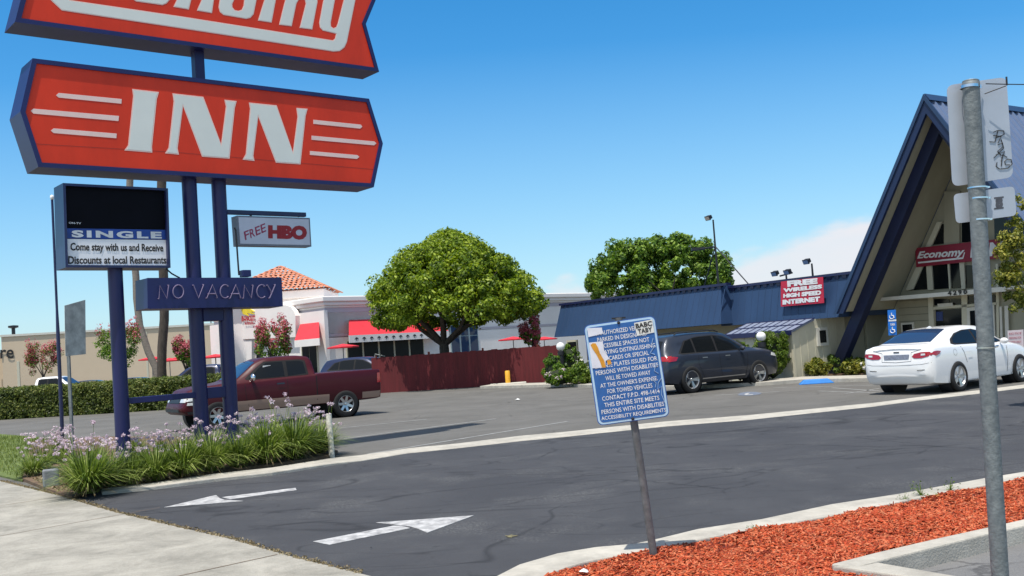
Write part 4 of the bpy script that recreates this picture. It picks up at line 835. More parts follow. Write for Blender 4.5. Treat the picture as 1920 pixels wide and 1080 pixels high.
# left-hand return (plane a = -.25): awning, door, logo wall
FL = Frame(FR.w(-.25, 0, 0), -47, 43)     # e1 left and away along the return, e2 into the building
def lw(x, y, t=0): a, z = FL.px(x, y, t); return a, z
LL2 = lw(440, 620)[0]
mb = MB(); mb.fbox(FL, .0, LL2+3, .02, 8, 0, rz(584)); mb.build('logo_wall', M['stucco'], RS)
q = [lw(x, y, -.3) for x, y in ((430, 579), (500, 574), (536, 572), (545, 575), (551, 584), (554, 592), (554, 632), (430, 637))]
mb = MB(); mb.fprism(FL, q, -.3, .019); lg = mb.build('parapet', M['stucco'], RS)
mb = MB(); a0, z0 = lw(598, 604); a1, z1 = lw(563, 607); za_ = z0; a2_, z2_ = lw(597, 634, -1.1); a3_, _ = lw(552, 634, -1.1)
mb.add([FL.w(a0, -.01, z0), FL.w(a1, -.01, z0), FL.w(a3_, -1.1, z2_), FL.w(a2_-.1, -1.1, z2_), FL.w(a0, -.01, z2_), FL.w(a1, -.01, z2_)], [(0, 1, 2, 3), (0, 3, 4), (1, 5, 2)]); aw = mb.build('awning', M['awning'], RS)
mb = MB(); mb.fbox(FL, a2_-.1, a3_, -1.12, -1.08, z2_-.4, z2_-.002); mb.build('valance', M['stucco'], RS, parent=aw)
mb = MB(); a0, _ = lw(597, 660); a1, _ = lw(566, 660); mb.fbox(FL, a0, a1, -.05, .019, .2, rz(640, 590)); wf = mb.build('door', M['beige_trim_lit_wall'], RS)
for u, v in ((.08, .48), (.52, .92)):
    mb = MB(); mb.fbox(FL, a0+(a1-a0)*u, a0+(a1-a0)*v, -.08, -.051, .3, rz(641, 590)); mb.build('pane', M['glass_black'], RS, parent=wf)
mb = MB(); q = [lw(x, y, -.34) for x, y in ((452, 579), (468, 578), (477, 584), (471, 585), (477, 589), (463, 587), (466, 592), (456, 589))]; mb.fprism(FL, q, -.36, -.301); mb.build('logo_arrow', pm('arrow_yellow', (.80, .62, .03), .5), RS, parent=lg)
mb = MB(); text_on(mb, 'IN-N-OUT', [FL.w(lw(x, y, -.37)[0], -.37, lw(x, y, -.37)[1]) for x, y in ((453, 592), (478, 591), (478, 602), (453, 603))], .06); text_on(mb, 'BURGER', [FL.w(lw(x, y, -.37)[0], -.37, lw(x, y, -.37)[1]) for x, y in ((459, 604), (475, 603), (475, 608), (459, 609))], .03); mb.build('logo_lettering', pm('logo_red', (.45, .02, .03), .5), RS, parent=lg)
mb = MB(); q = [lw(x, y, -.02) for x, y in ((455, 640), (478, 638), (478, 695), (468, 695))]; mb.fprism(FL, q, -.25, .01); mb.build('buttress', M['stucco'], RS)
mb = MB(); q = [lw(x, y, -.02) for x, y in ((481, 648), (492, 648), (492, 700), (481, 700))]; mb.fprism(FL, q, -.04, .01); mb.build('pane', M['glass_black'], RS)
# tiled tower
TP = at(525, 500, 66); FT = Frame(V((TP.x, TP.y, 0)), 88, -2); he = at(613, 539, 62.5); hw = abs(FT.px(613, 539, -3.6)[0]); zt_ = at(613, 539, 62.4).z; pk = at(525, 500, 66).z
mb = MB(); mb.fbox(FT, -hw+.5, hw-.5, -hw+.5, hw-.5, 0, zt_+.02); mb.build('tower_wall', M['stucco'], RS)
mb = MB(); mb.fbox(FT, -hw+.25, hw-.25, -hw+.25, hw-.25, zt_-.5, zt_); mb.build('tower_cornice', M['stucco'], RS, bevel=.05)
tl = MB(); rows = 12; per = .32
cor = [(-hw, -hw), (hw, -hw), (hw, hw), (-hw, hw)]
for sidx in range(4):
    A_ = V((*cor[sidx], 0)); B_ = V((*cor[(sidx+1) % 4], 0)); Pk = V((0, 0, pk-zt_))
    for r_ in range(rows):
        f0 = r_/rows; f1 = (r_+1)/rows; a_ = A_.lerp(Pk, f0); b_ = B_.lerp(Pk, f0); c_ = B_.lerp(Pk, f1); d_ = A_.lerp(Pk, f1); wlen = (b_-a_).length; nseg = max(1, int(wlen/per))
        nrm = (b_-a_).cross(d_-a_).normalized()
        for j in range(nseg):
            u0, u1 = j/nseg, (j+1)/nseg; ps = []
            for e_, up_o in ((0, .06), (1, .015)):
                L0, R0 = (a_, b_) if e_ == 0 else (d_, c_)
                for u, hgt in ((u0, 0), (u0+(u1-u0)*.3, .07), (u0+(u1-u0)*.6, .07), (u1, 0)): ps.append(L0.lerp(R0, u)+nrm*(hgt+up_o))
            ps = [FT.w(p.x, p.y, p.z+zt_) for p in ps]; tl.add(ps, [(0, 1, 5, 4), (1, 2, 6, 5), (2, 3, 7, 6)])
tl.build('tile_roof', M['tile'], RS)
# patio umbrellas
U = None
def umbrella(px, py, Y, r, label):
    global U
    c0 = at(px, py, Y)
    if U is None:
        o = thing('patio_umbrella', label, 'umbrella', (c0.x, c0.y, 0), 0, 'red patio umbrellas by the restaurant'); h = c0.z
        mb = MB(); n = 8
        top = V((c0.x, c0.y, h+.10)); ring = [V((c0.x+math.cos(2*math.pi*i/n)*1.0, c0.y+math.sin(2*math.pi*i/n)*1.0, h-.06)) for i in range(n)]
        mb.add([top]+ring+[p-V((0, 0, .07)) for p in ring], [(0, i+1, (i+1) % n+1) for i in range(n)] + [(i+1, i+1+n, (i+1) % n+1+n, (i+1) % n+1) for i in range(n)]); mb.build('canopy', M['awning'], o)
        mb = MB(); mb.tube([V((c0.x, c0.y, 0)), top], .03, 8); mb.build('pole', M['steel'], o); U = (o, h); o.scale = (r, r, 1)
    else: o = copy_tree(U[0], (c0.x, c0.y, 0), random.uniform(0, .7), (r, r, c0.z/U[1]), label)
umbrella(643, 648, 54, .85, 'red patio umbrella above the roof of the navy car')
umbrella(285, 671, 62, .8, 'red patio umbrella left of the two palm trunks')
umbrella(318, 674, 64, .8, 'red patio umbrella partly hidden just right of the dark palm trunk')
umbrella(352, 668, 66, 1.0, 'red patio umbrella behind the pink crape myrtle by the blue pole')
umbrella(404, 667, 60, 1.1, 'red patio umbrella seen between the two blue sign poles')
umbrella(448, 668, 68, .8, 'red patio umbrella at the foot of the logo wall')
umbrella(962, 634, 56, .85, 'red patio umbrella left of the dark red tree at the fence end')
umbrella(1020, 634, 57, .75, 'red patio umbrella between the dark red tree and the blue mansard')
# ------------------------------------------------------------------ tan store far left
zT = (at(10, 627, 105).z+at(355, 617, 112).z)/2; tA = at(5, 700, 105); tB = at(420, 700, 112); dT = V((tB.x-tA.x, tB.y-tA.y, 0)).normalized()
TS = thing('tan_store', 'long plain tan store building behind the hedge on the far left', 'building', (tA.x, tA.y, 0), math.atan2(dT.y, dT.x)); FTn = Frame(V((tA.x, tA.y, 0)), 0, 0); FTn.e1 = dT; FTn.e2 = V((-dT.y, dT.x, 0))
mb = MB(); mb.fbox(FTn, 0, 26, 0, 25, 0, zT); mb.build('wall', M['tan'], TS)
mb = MB(); mb.fbox(FTn, -.1, 26.1, -.12, 25, zT+.001, zT+.22); mb.build('parapet_cap', M['offwhite'], TS)
mb = MB(); mb.fbox(FTn, -22, -.02, .6, 25, 0, zT-1.6); mb.build('lower_wing', M['tan'], TS)
mb = MB(); text_on(mb, 'ure', [FTn.w(FTn.px(x, y, .5)[0] if x < 5 else FTn.px(x, y, -.1)[0], -.1, FTn.px(x, y, -.1)[1]) for x, y in ((-14, 656), (26, 655), (26, 672), (-14, 673))], .02); mb.build('lettering', M['letter_black'], TS)
mb = MB(); mb.fbox(FTn, 1.35, 1.6, -.05, -.001, 0, zT-2.6); mb.fbox(FTn, 14, 14.2, -.05, -.001, 0, zT-.3); mb.build('pilaster', M['beige_trim_lit_wall'], TS)
c0 = at(25, 616, 106); mb = MB(); mb.lathe([(.18, zT+.2), (.18, c0.z), (.5, c0.z+.1), (.5, c0.z+.3), (.001, c0.z+.35)], 12, Matrix.Translation((c0.x, c0.y, 0))); mb.build('roof_vent', M['dark'], TS)
# ------------------------------------------------------------------ cars in the far lot
# ------------------------------------------------------------------ vehicles
def pchip(xs, ys, q):
    n = len(xs); h = [xs[i+1]-xs[i] for i in range(n-1)]; dl = [(ys[i+1]-ys[i])/h[i] for i in range(n-1)]
    m = [0.0]*n; m[0] = dl[0]; m[-1] = dl[-1]
    for i in range(1, n-1):
        if dl[i-1]*dl[i] <= 0: m[i] = 0
        else: w1 = 2*h[i]+h[i-1]; w2 = h[i]+2*h[i-1]; m[i] = (w1+w2)/(w1/dl[i-1]+w2/dl[i])
    i = max(0, min(n-2, next((k for k in range(n-1) if q <= xs[k+1]), n-2))); t = (q-xs[i])/h[i]
    return ys[i]*(2*t**3-3*t*t+1)+h[i]*m[i]*(t**3-2*t*t+t)+ys[i+1]*(-2*t**3+3*t*t)+h[i]*m[i+1]*(t**3-t*t)
def car_body(st, step=.06):
    xs = [s[0] for s in st]; L = xs[-1]; q = sorted(set([round(x, 4) for x in xs] + [round(i*step, 4) for i in range(int(L/step))]))
    q = [x for x in q if x >= xs[0]]; q = [x for i, x in enumerate(q) if i == 0 or x-q[i-1] > .012 or x in xs]
    vs = []; fs = []; k = None
    for x in q:
        zb, zs, zt, wb, wm, ws, wt = [pchip(xs, [s[j] for s in st], x) for j in range(1, 8)]
        g = zt-zs; half = [(0, zb), (wb*.8, zb), (wb, zb+.035), (wm*.985, zb+.22*(zs-zb)), (wm, zb+.5*(zs-zb)), (wm*.992, zb+.78*(zs-zb)), ((wm+ws)/2, zs-.045), (ws, zs),
                (ws-.02-.12*min(g, .2), zs+min(.03, g*.2)), (ws*.45+wt*.55-.01, zs+g*.55), (wt+.02, zs+g*.86), (wt*.93, zs+g*.955), (wt*.6, zs+g*.99), (0, zt)]
        ring = [(x, y, z) for y, z in half] + [(x, -y, z) for y, z in half[-2:0:-1]]
        k = len(ring); vs += ring
    n = len(q); fs = [(i*k+j, i*k+(j+1) % k, (i+1)*k+(j+1) % k, (i+1)*k+j) for i in range(n-1) for j in range(k)]
    fs += [tuple(range(k))[::-1], tuple(range((n-1)*k, n*k))]
    return vs, fs
def bool_cut(o, cutters):
    for c in cutters:
        md = o.modifiers.new('b', 'BOOLEAN'); md.operation = 'DIFFERENCE'; md.solver = 'EXACT'; md.object = c
    dg = bpy.context.evaluated_depsgraph_get(); dg.update(); me = bpy.data.meshes.new_from_object(o.evaluated_get(dg))
    o.modifiers.clear(); o.data = me
    for c in cutters: bpy.data.objects.remove(c)
    me.polygons.foreach_set('use_smooth', [True]*len(me.polygons)); me.set_sharp_from_angle(angle=R(42))
def decal_geo(bvh, poly, mode, off, cell=.07, side=1):
    """poly in (x,z) for side, (y,z) for rear/front, (x,y) for top -> mesh draped over the body"""
    xs = [p[0] for p in poly]; ys = [p[1] for p in poly]; pts = []; n0 = 0
    P2 = []
    for i, p in enumerate(poly):
        q = poly[(i+1) % len(poly)]; l = math.hypot(q[0]-p[0], q[1]-p[1]); k = max(1, int(l/cell))
        P2 += [V((p[0]+(q[0]-p[0])*t/k, p[1]+(q[1]-p[1])*t/k)) for t in range(k)]
    nb = len(P2)
    def inside(x, y):
        c = False
        for i in range(nb):
            a, b = P2[i], P2[i-1]
            if (a.y > y) != (b.y > y) and x < (b.x-a.x)*(y-a.y)/(b.y-a.y)+a.x: c = not c
        return c
    x = min(xs)+cell*.5
    while x < max(xs):
        y = min(ys)+cell*.5
        while y < max(ys):
            if inside(x, y) and min((P2[i]-V((x, y))).length for i in range(nb)) > cell*.4: P2.append(V((x, y)))
            y += cell
        x += cell
    res = geometry.delaunay_2d_cdt(P2, [], [list(range(nb))], 1, 1e-5)
    vs = []
    for p in res[0]:
        if mode == 'side': o = V((p.x, side*4, p.y)); d = V((0, -side, 0))
        elif mode == 'rear': o = V((-4, p.x, p.y)); d = V((1, 0, 0))
        elif mode == 'front': o = V((12, p.x, p.y)); d = V((-1, 0, 0))
        else: o = V((p.x, p.y, 5)); d = V((0, 0, -1))
        hit, nrm, _, _ = bvh.ray_cast(o, d)
        if hit is None: hit, nrm, _, _ = bvh.find_nearest(V((p.x, side*.9, p.y)) if mode == 'side' else (V((0, p.x, p.y)) if mode == 'rear' else (V((5.5, p.x, p.y)) if mode == 'front' else V((p.x, p.y, 1.2)))))
        if nrm.dot(d) > 0: nrm = -nrm
        vs.append(hit + nrm*off)
    return vs, [tuple(f) for f in res[2]]
def wheel(root, x, y, r, w, name='wheel', spokes=6, rimmat='rim', style=0, rr=.70):
    sd = 1 if y > 0 else -1; T = Matrix.Translation((x, y, r)) @ Matrix.Rotation(-R(90)*sd, 4, 'X')   # local +Z points outward
    mb = MB(); prof = [(r*rr, -w/2), (r*.93, -w/2), (r*.985, -w*.42), (r, -w*.3), (r, w*.3), (r*.985, w*.42), (r*.93, w/2), (r*.82, w*.53), (r*rr, w*.5)]
    mb.lathe(prof, 36, T, close=True)
    t = mb.build(name, M['rubber'], root, local=True, smooth=50)
    rb = MB(); ri = r*rr
    rb.lathe([(ri, w*.48), (ri*.97, w*.5), (ri*.93, w*.46), (ri*.90, w*.2), (ri*.88, -w*.3), (ri*.98, -w*.45)], 36, T)
    for k in range(spokes):
        a = 2*math.pi*k/spokes
        for da in ((-.13, .13) if style == 1 else (0,)):
            sw = ri*(.10 if style == 1 else .17); M2 = T @ Matrix.Rotation(a+da, 4, 'Z')
            vs = [M2 @ V(p) for p in ((ri*.12, -sw, w*.30), (ri*.12, sw, w*.30), (ri*.93, sw*.8, w*.40), (ri*.93, -sw*.8, w*.40), (ri*.12, -sw, w*.16), (ri*.12, sw, w*.16), (ri*.93, sw*.8, w*.24), (ri*.93, -sw*.8, w*.24))]
            rb.add(vs, [(0, 1, 2, 3), (4, 7, 6, 5), (0, 4, 5, 1), (1, 5, 6, 2), (2, 6, 7, 3), (3, 7, 4, 0)])
    rb.lathe([(0.001, w*.40), (ri*.16, w*.39), (ri*.22, w*.30), (ri*.22, w*.1)], 20, T)
    rb.build('rim', M[rimmat], parent=t, smooth=40)
    bb = MB(); bb.lathe([(0.001, w*.02), (ri*.9, w*.02), (ri*.9, -w*.3)], 24, T); bb.build('brake_disc', M['dark'], parent=t)
    return t
def circ(cx, cz, r, n=28, a0=0, a1=360): return [(cx+r*math.cos(R(a0+(a1-a0)*i/n)), cz+r*math.sin(R(a0+(a1-a0)*i/n))) for i in range(n+1)][: n if a1-a0 >= 360 else n+1]
def make_car(name, label, cat, loc, heading, st, paint, wheels, wr, wy, spec, ww=.24, group=None, arch=1.16, detail=True, cut=None, wheelstyle=0, spokes=6, rimmat='rim', rr=.70):
    root = thing(name, label, cat, loc, R(90-heading), group)
    vs, fs = car_body(st); mb = MB(); mb.add(vs, fs); body = mb.build('body', paint, root, local=True, smooth=42)
    cutters = []
    for x in wheels:
        for sd in (-1, 1):
            cb = MB(); T = Matrix.Translation((x, sd*(wy+.0), wr)) @ Matrix.Rotation(-R(90)*sd, 4, 'X')
            cb.lathe([(0.0001, -.22), (wr*arch, -.22), (wr*arch, .6), (0.0001, .6)], 32, T); c = cb.build('c', [], None); cutters.append(c)
    if cut:
        for c0, sz in cut:
            cb = MB(); cb.box(c0, sz); cutters.append(cb.build('c', [], None))
    bvh0 = BVHTree.FromPolygons([V(v) for v in vs], fs)
    bool_cut(body, cutters)
    bvh = bvh0
    if detail:
        for x in wheels:
            for sd in (-1, 1):
                wb_ = MB(); T = Matrix.Translation((x, sd*wy, wr)) @ Matrix.Rotation(-R(90)*sd, 4, 'X')
                wb_.lathe([(0.0001, -.215), (wr*arch-.004, -.215), (wr*arch-.004, .07)], 32, T); wb_.build('wheel_arch_liner', M['dark'], root, local=True)
    for x in wheels:
        for sd in (-1, 1): wheel(root, x, sd*(wy+.015), wr, ww, spokes=spokes, style=wheelstyle, rimmat=rimmat, rr=rr)
    frames = {}
    for it in spec:
        nm, mt, mode, poly, off = it[:5]; par = it[5] if len(it) > 5 else None
        sides = (1, -1) if mode == 'side' else (1,)
        polys = [poly]
        if mode in ('rear2', 'front2'): polys = [poly, [(-a, b) for a, b in poly]]; mode = mode[:-1]
        for p in polys:
            for sd in sides:
                g = MB(); g.add(*decal_geo(bvh, p, mode, off, side=sd, cell=.07 if detail else .12))
                o = g.build(nm, M[mt] if isinstance(mt, str) else mt, root, local=True, smooth=35)
    return root
def line_poly(pts, w):
    """a thin strip along a 2-D polyline"""
    L_ = []; R_ = []
    for i, p in enumerate(pts):
        a = V(pts[max(i-1, 0)]); b = V(pts[min(i+1, len(pts)-1)]); d = (b-a).normalized(); n = V((-d.y, d.x))*w/2
        L_.append(tuple(V(p)+n)); R_.append(tuple(V(p)-n))
    return L_ + R_[::-1]
def mirror_part(root, x, y, z, mat, sx=.11, sy=.20, sz=.14):
    for sd in (-1, 1):
        mb = MB(); prof = []
        for i in range(9):
            a = math.pi*i/8; prof.append((math.sin(a)*.5+.0001, -math.cos(a)*.5))
        T = Matrix.Translation((x, sd*(y+sy*.5), z)) @ Matrix.Diagonal((sx*1.1, sy, sz, 1)); mb.lathe(prof, 14, T)
        mb.box((x+.01, sd*(y-.03), z-sz*.25), (.04, .12, .035)); mb.build('side_mirror', mat, root, local=True, smooth=60)
def carpaint(name, col, rough=.25, metal=.0, coat=1.0):
    m, nt, b = newmat(name); L = nt.links.new; b.inputs['Base Color'].default_value = (*col, 1); b.inputs['Roughness'].default_value = rough
    b.inputs['Metallic'].default_value = metal; b.inputs['Coat Weight'].default_value = coat; b.inputs['Coat Roughness'].default_value = .05; b.inputs['Specular IOR Level'].default_value = .3
    n = N(nt, 'ShaderNodeTexNoise', i_Scale=7, i_Detail=5); tc = N(nt, 'ShaderNodeTexCoord'); L(tc.outputs['Object'], n.inputs['Vector'])
    mr = N(nt, 'ShaderNodeMapRange', i_To_Min=rough*.8, i_To_Max=rough*1.3); L(n.outputs[0], mr.inputs[0]); L(mr.outputs[0], b.inputs['Roughness']); return m
P_grey = carpaint('grey_metallic_paint', (.026, .033, .050), .35, .2, .5)
P_white = carpaint('white_car_paint', (.80, .80, .80), .35)
P_maroon = carpaint('maroon_paint', (.056, .002, .007), .42, .0, .10)
P_gold = carpaint('pewter_paint', (.32, .215, .165), .5, .0, .1)
P_navy = carpaint('navy_car_paint', (.012, .022, .07), .35, .1, .4)
M['paint_black'] = P_black = carpaint('black_car_paint', (.01, .01, .012), .3)
M['seam'] = pm('panel_gap', (.006, .006, .007), .8)
M['plate'] = pm('licence_plate', (.18, .2, .26), .5, var=.3, scale=30)

SUV = [(0.0, .44, .74, .80, .62, .74, .66, .50), (.04, .38, .80, .86, .74, .86, .80, .60), (.09, .34, .90, 1.00, .82, .92, .86, .66), (.16, .31, 1.02, 1.20, .86, .95, .88, .66), (.34, .28, 1.09, 1.50, .90, .965, .90, .63),
       (.50, .26, 1.11, 1.645, .90, .972, .91, .62), (.8, .25, 1.12, 1.69, .9, .975, .915, .625), (1.6, .24, 1.10, 1.725, .9, .975, .92, .64), (2.3, .24, 1.09, 1.72, .9, .975, .92, .64), (2.70, .24, 1.085, 1.67, .9, .975, .92, .63),
       (3.1, .24, 1.08, 1.47, .9, .975, .92, .66), (3.55, .25, 1.075, 1.20, .9, .975, .92, .74), (3.75, .26, 1.07, 1.165, .9, .975, .92, .76), (4.35, .27, 1.03, 1.10, .89, .965, .89, .72), (4.62, .28, .96, 1.02, .84, .91, .82, .64), (4.78, .32, .82, .88, .70, .80, .70, .54), (4.84, .38, .58, .62, .5, .6, .5, .4)]
def suv_spec(extra=True):
    z = 1.105
    s = [('window_trim', 'seam', 'side', [(.62, 1.15), (.98, 1.50), (1.5, 1.60), (2.2, 1.62), (2.60, 1.57), (2.96, 1.42), (3.34, 1.19), (3.30, 1.12), (.72, 1.115)], .004),
         ('quarter_window', 'glass', 'side', [(.72, 1.165), (1.03, 1.48), (1.26, 1.54), (1.26, 1.15), (.80, 1.15)], .008),
         ('rear_door_window', 'glass', 'side', [(1.33, 1.15), (1.33, 1.555), (1.6, 1.58), (2.12, 1.59), (2.12, 1.14)], .008),
         ('front_door_window', 'glass', 'side', [(2.20, 1.14), (2.20, 1.59), (2.56, 1.55), (2.90, 1.41), (3.22, 1.20), (3.22, 1.15)], .008),
         ('rear_window', 'glass', 'rear', [(-.62, 1.12), (-.54, 1.52), (0, 1.57), (.54, 1.52), (.62, 1.12), (0, 1.09)], .006),
         ('windshield', 'glass', 'top', [(2.84, -.54), (2.78, 0), (2.84, .54), (3.44, .68), (3.52, 0), (3.44, -.68)], .006),
         ('tail_light', 'taillight', 'rear2', [(.56, .97), (.60, 1.09), (.90, 1.09), (.92, .95)], .01),
         ('tail_light', 'taillight', 'side', [(.16, .93), (.16, 1.06), (.36, 1.07), (.52, 1.05), (.44, .95)], .012),
         ('hatch_seam', 'seam', 'rear', line_poly([(-.72, 1.08), (-.66, .80), (-.58, .66), (0, .645), (.58, .66), (.66, .80), (.72, 1.08)], .010), .005),
         ('hatch_trim', 'chrome', 'rear', [(-.30, 1.02), (-.30, 1.045), (.30, 1.045), (.30, 1.02)], .014),
         ('rear_bumper_trim', 'dark', 'rear', [(-.75, .44), (-.75, .53), (.75, .53), (.75, .44)], .008),
         ('licence_plate', 'plate', 'rear', [(-.2, .86), (-.2, .99), (.2, .99), (.2, .86)], .012),
         ('rocker_trim', 'rim', 'side', [(1.42, .37), (1.42, .40), (3.18, .40), (3.18, .37)], .012),
         ('sill', 'dark', 'side', [(1.38, .26), (1.38, .345), (3.22, .345), (3.22, .26)], .006),
         ('headlight', 'lens', 'side', [(4.34, .88), (4.40, .97), (4.62, .92), (4.68, .82)], .01)]
    for x in (1.30, 2.16): s.append(('door_seam', 'seam', 'side', line_poly([(x+.02, 1.11), (x, .8), (x+(.06 if x > 2 else .22), .36)], .014), .004))
    s.append(('door_seam', 'seam', 'side', line_poly([(3.34, 1.10), (3.30, .7), (3.2, .36)], .014), .004))
    for x in (1.45, 2.38): s.append(('door_handle', 'rim', 'side', [(x, .965), (x, .995), (x+.2, .995), (x+.2, .965)], .03))
    return s
SED = [(0.05, .40, .60, .66, .52, .66, .58, .42), (.08, .34, .72, .77, .66, .76, .70, .54), (.11, .28, .90, .94, .74, .82, .77, .60), (.15, .24, 1.00, 1.035, .79, .85, .80, .62), (.20, .22, 1.025, 1.085, .82, .875, .825, .64), (.42, .20, 1.03, 1.12, .85, .892, .84, .62),
       (.75, .18, 1.02, 1.24, .86, .895, .85, .57), (1.1, .18, 1.01, 1.36, .86, .895, .85, .55), (1.5, .18, 1.0, 1.435, .86, .895, .85, .55), (2.05, .18, .985, 1.46, .86, .895, .85, .56), (2.5, .18, .97, 1.435, .86, .895, .85, .56), (2.95, .18, .96, 1.30, .86, .895, .85, .57),
       (3.5, .19, .94, 1.04, .86, .895, .85, .62), (3.75, .2, .91, .975, .86, .895, .84, .64), (4.15, .21, .83, .89, .84, .88, .80, .6), (4.42, .23, .72, .77, .78, .82, .72, .54), (4.58, .26, .60, .64, .64, .7, .6, .45), (4.66, .32, .50, .53, .48, .52, .44, .34)]
def sed_spec():
    return [('window_trim', 'seam', 'side', [(.98, 1.065), (1.10, 1.16), (1.4, 1.28), (1.8, 1.345), (2.2, 1.35), (2.6, 1.27), (3.0, 1.13), (3.22, 1.02), (3.1, .99), (1.1, 1.03)], .004),
         ('rear_door_window', 'glass', 'side', [(1.10, 1.075), (1.2, 1.17), (1.45, 1.265), (1.75, 1.315), (2.04, 1.33), (2.04, 1.035), (1.2, 1.055)], .008),
         ('front_door_window', 'glass', 'side', [(2.12, 1.03), (2.12, 1.325), (2.3, 1.31), (2.6, 1.245), (2.95, 1.12), (3.1, 1.02)], .008),
         ('rear_window', 'glass_blue', 'top', [(.50, -.60), (.46, 0), (.50, .60), (1.30, .50), (1.36, 0), (1.30, -.50)], .006),
         ('windshield', 'glass', 'top', [(2.60, -.48), (2.54, 0), (2.60, .48), (3.42, .64), (3.52, 0), (3.42, -.64)], .006),
         ('tail_light', 'taillight', 'rear2', [(.38, .84), (.44, .90), (.60, .93), (.80, .93), (.83, .85), (.60, .80), (.44, .80)], .010),
         ('tail_light', 'taillight', 'side', [(.10, .84), (.12, .93), (.28, .945), (.42, .93), (.34, .87), (.22, .84)], .012),
         ('rear_lamp_lens', 'lens', 'rear2', [(.60, .855), (.60, .895), (.70, .90), (.70, .86)], .016),
         ('licence_plate', 'plate', 'rear', [(-.30, .79), (-.32, .89), (.32, .89), (.30, .79)], .010),
         ('badge', 'dark', 'rear', [(-.07, .935), (-.07, .955), (.07, .955), (.07, .935)], .012),
         ('trunk_seam', 'seam', 'rear', line_poly([(-.60, .99), (-.36, .93), (-.36, .74), (0, .72), (.36, .74), (.36, .93), (.60, .99)], .008), .004),
         ('bumper_seam', 'seam', 'rear', line_poly([(-.82, .70), (-.60, .665), (0, .655), (.60, .665), (.82, .70)], .006), .004),
         ('bumper_lip', P_white, 'rear', [(-.66, .40), (-.70, .44), (0, .47), (.70, .44), (.66, .40), (0, .43)], .022),
         ('trunk_lip', P_white, 'rear', [(-.58, 1.00), (-.60, 1.03), (0, 1.05), (.60, 1.03), (.58, 1.00), (0, 1.02)], .03),
         ('bumper_reflector', 'dark', 'rear2', [(.50, .53), (.50, .545), (.68, .555), (.68, .54)], .008),
         ('door_seam', 'seam', 'side', line_poly([(2.08, 1.0), (2.07, .6), (2.13, .30)], .012), .004),
         ('door_seam', 'seam', 'side', line_poly([(1.22, 1.04), (1.34, .86), (1.42, .62)], .012), .004),
         ('door_seam', 'seam', 'side', line_poly([(3.22, .97), (3.20, .62), (3.14, .30)], .012), .004),
         ('door_handle', 'white', 'side', [(1.45, .835), (1.45, .865), (1.63, .87), (1.63, .84)], .03),
         ('door_handle', 'white', 'side', [(2.40, .825), (2.40, .855), (2.58, .86), (2.58, .83)], .03),
         ('sill', 'dark', 'side', [(1.38, .19), (1.38, .235), (3.35, .235), (3.35, .20)], .004),
         ('fuel_flap', 'seam', 'side', line_poly(circ(.98, .87, .07, 16, 0, 350), .006), .004)]
def truck_st(z0=0): return [(0.0, .52, 1.22, 1.26, .86, .93, .90, .84), (.03, .46, 1.28, 1.30, .92, .975, .95, .88), (.5, .44, 1.29, 1.31, .94, .995, .965, .9), (1.9, .42, 1.29, 1.31, .94, 1.0, .97, .9), (2.0, .42, 1.285, 1.32, .94, 1.0, .97, .86), (2.04, .42, 1.28, 1.72, .94, 1.0, .965, .74),
      (2.14, .42, 1.275, 1.83, .94, 1.0, .96, .72), (2.6, .42, 1.26, 1.875, .94, 1.0, .96, .72), (3.3, .42, 1.24, 1.865, .94, 1.0, .96, .71), (3.6, .42, 1.23, 1.78, .94, 1.0, .96, .70), (4.0, .42, 1.22, 1.50, .94, 1.0, .96, .74), (4.32, .42, 1.21, 1.28, .94, 1.0, .95, .82),
      (4.5, .42, 1.18, 1.245, .94, 1.0, .94, .82), (5.2, .42, 1.10, 1.18, .94, .99, .92, .78), (5.5, .44, 1.02, 1.11, .92, .96, .88, .72), (5.62, .46, .90, .96, .9, .93, .84, .68), (5.70, .50, .74, .78, .84, .88, .8, .6), (5.76, .54, .68, .70, .7, .74, .66, .5)]
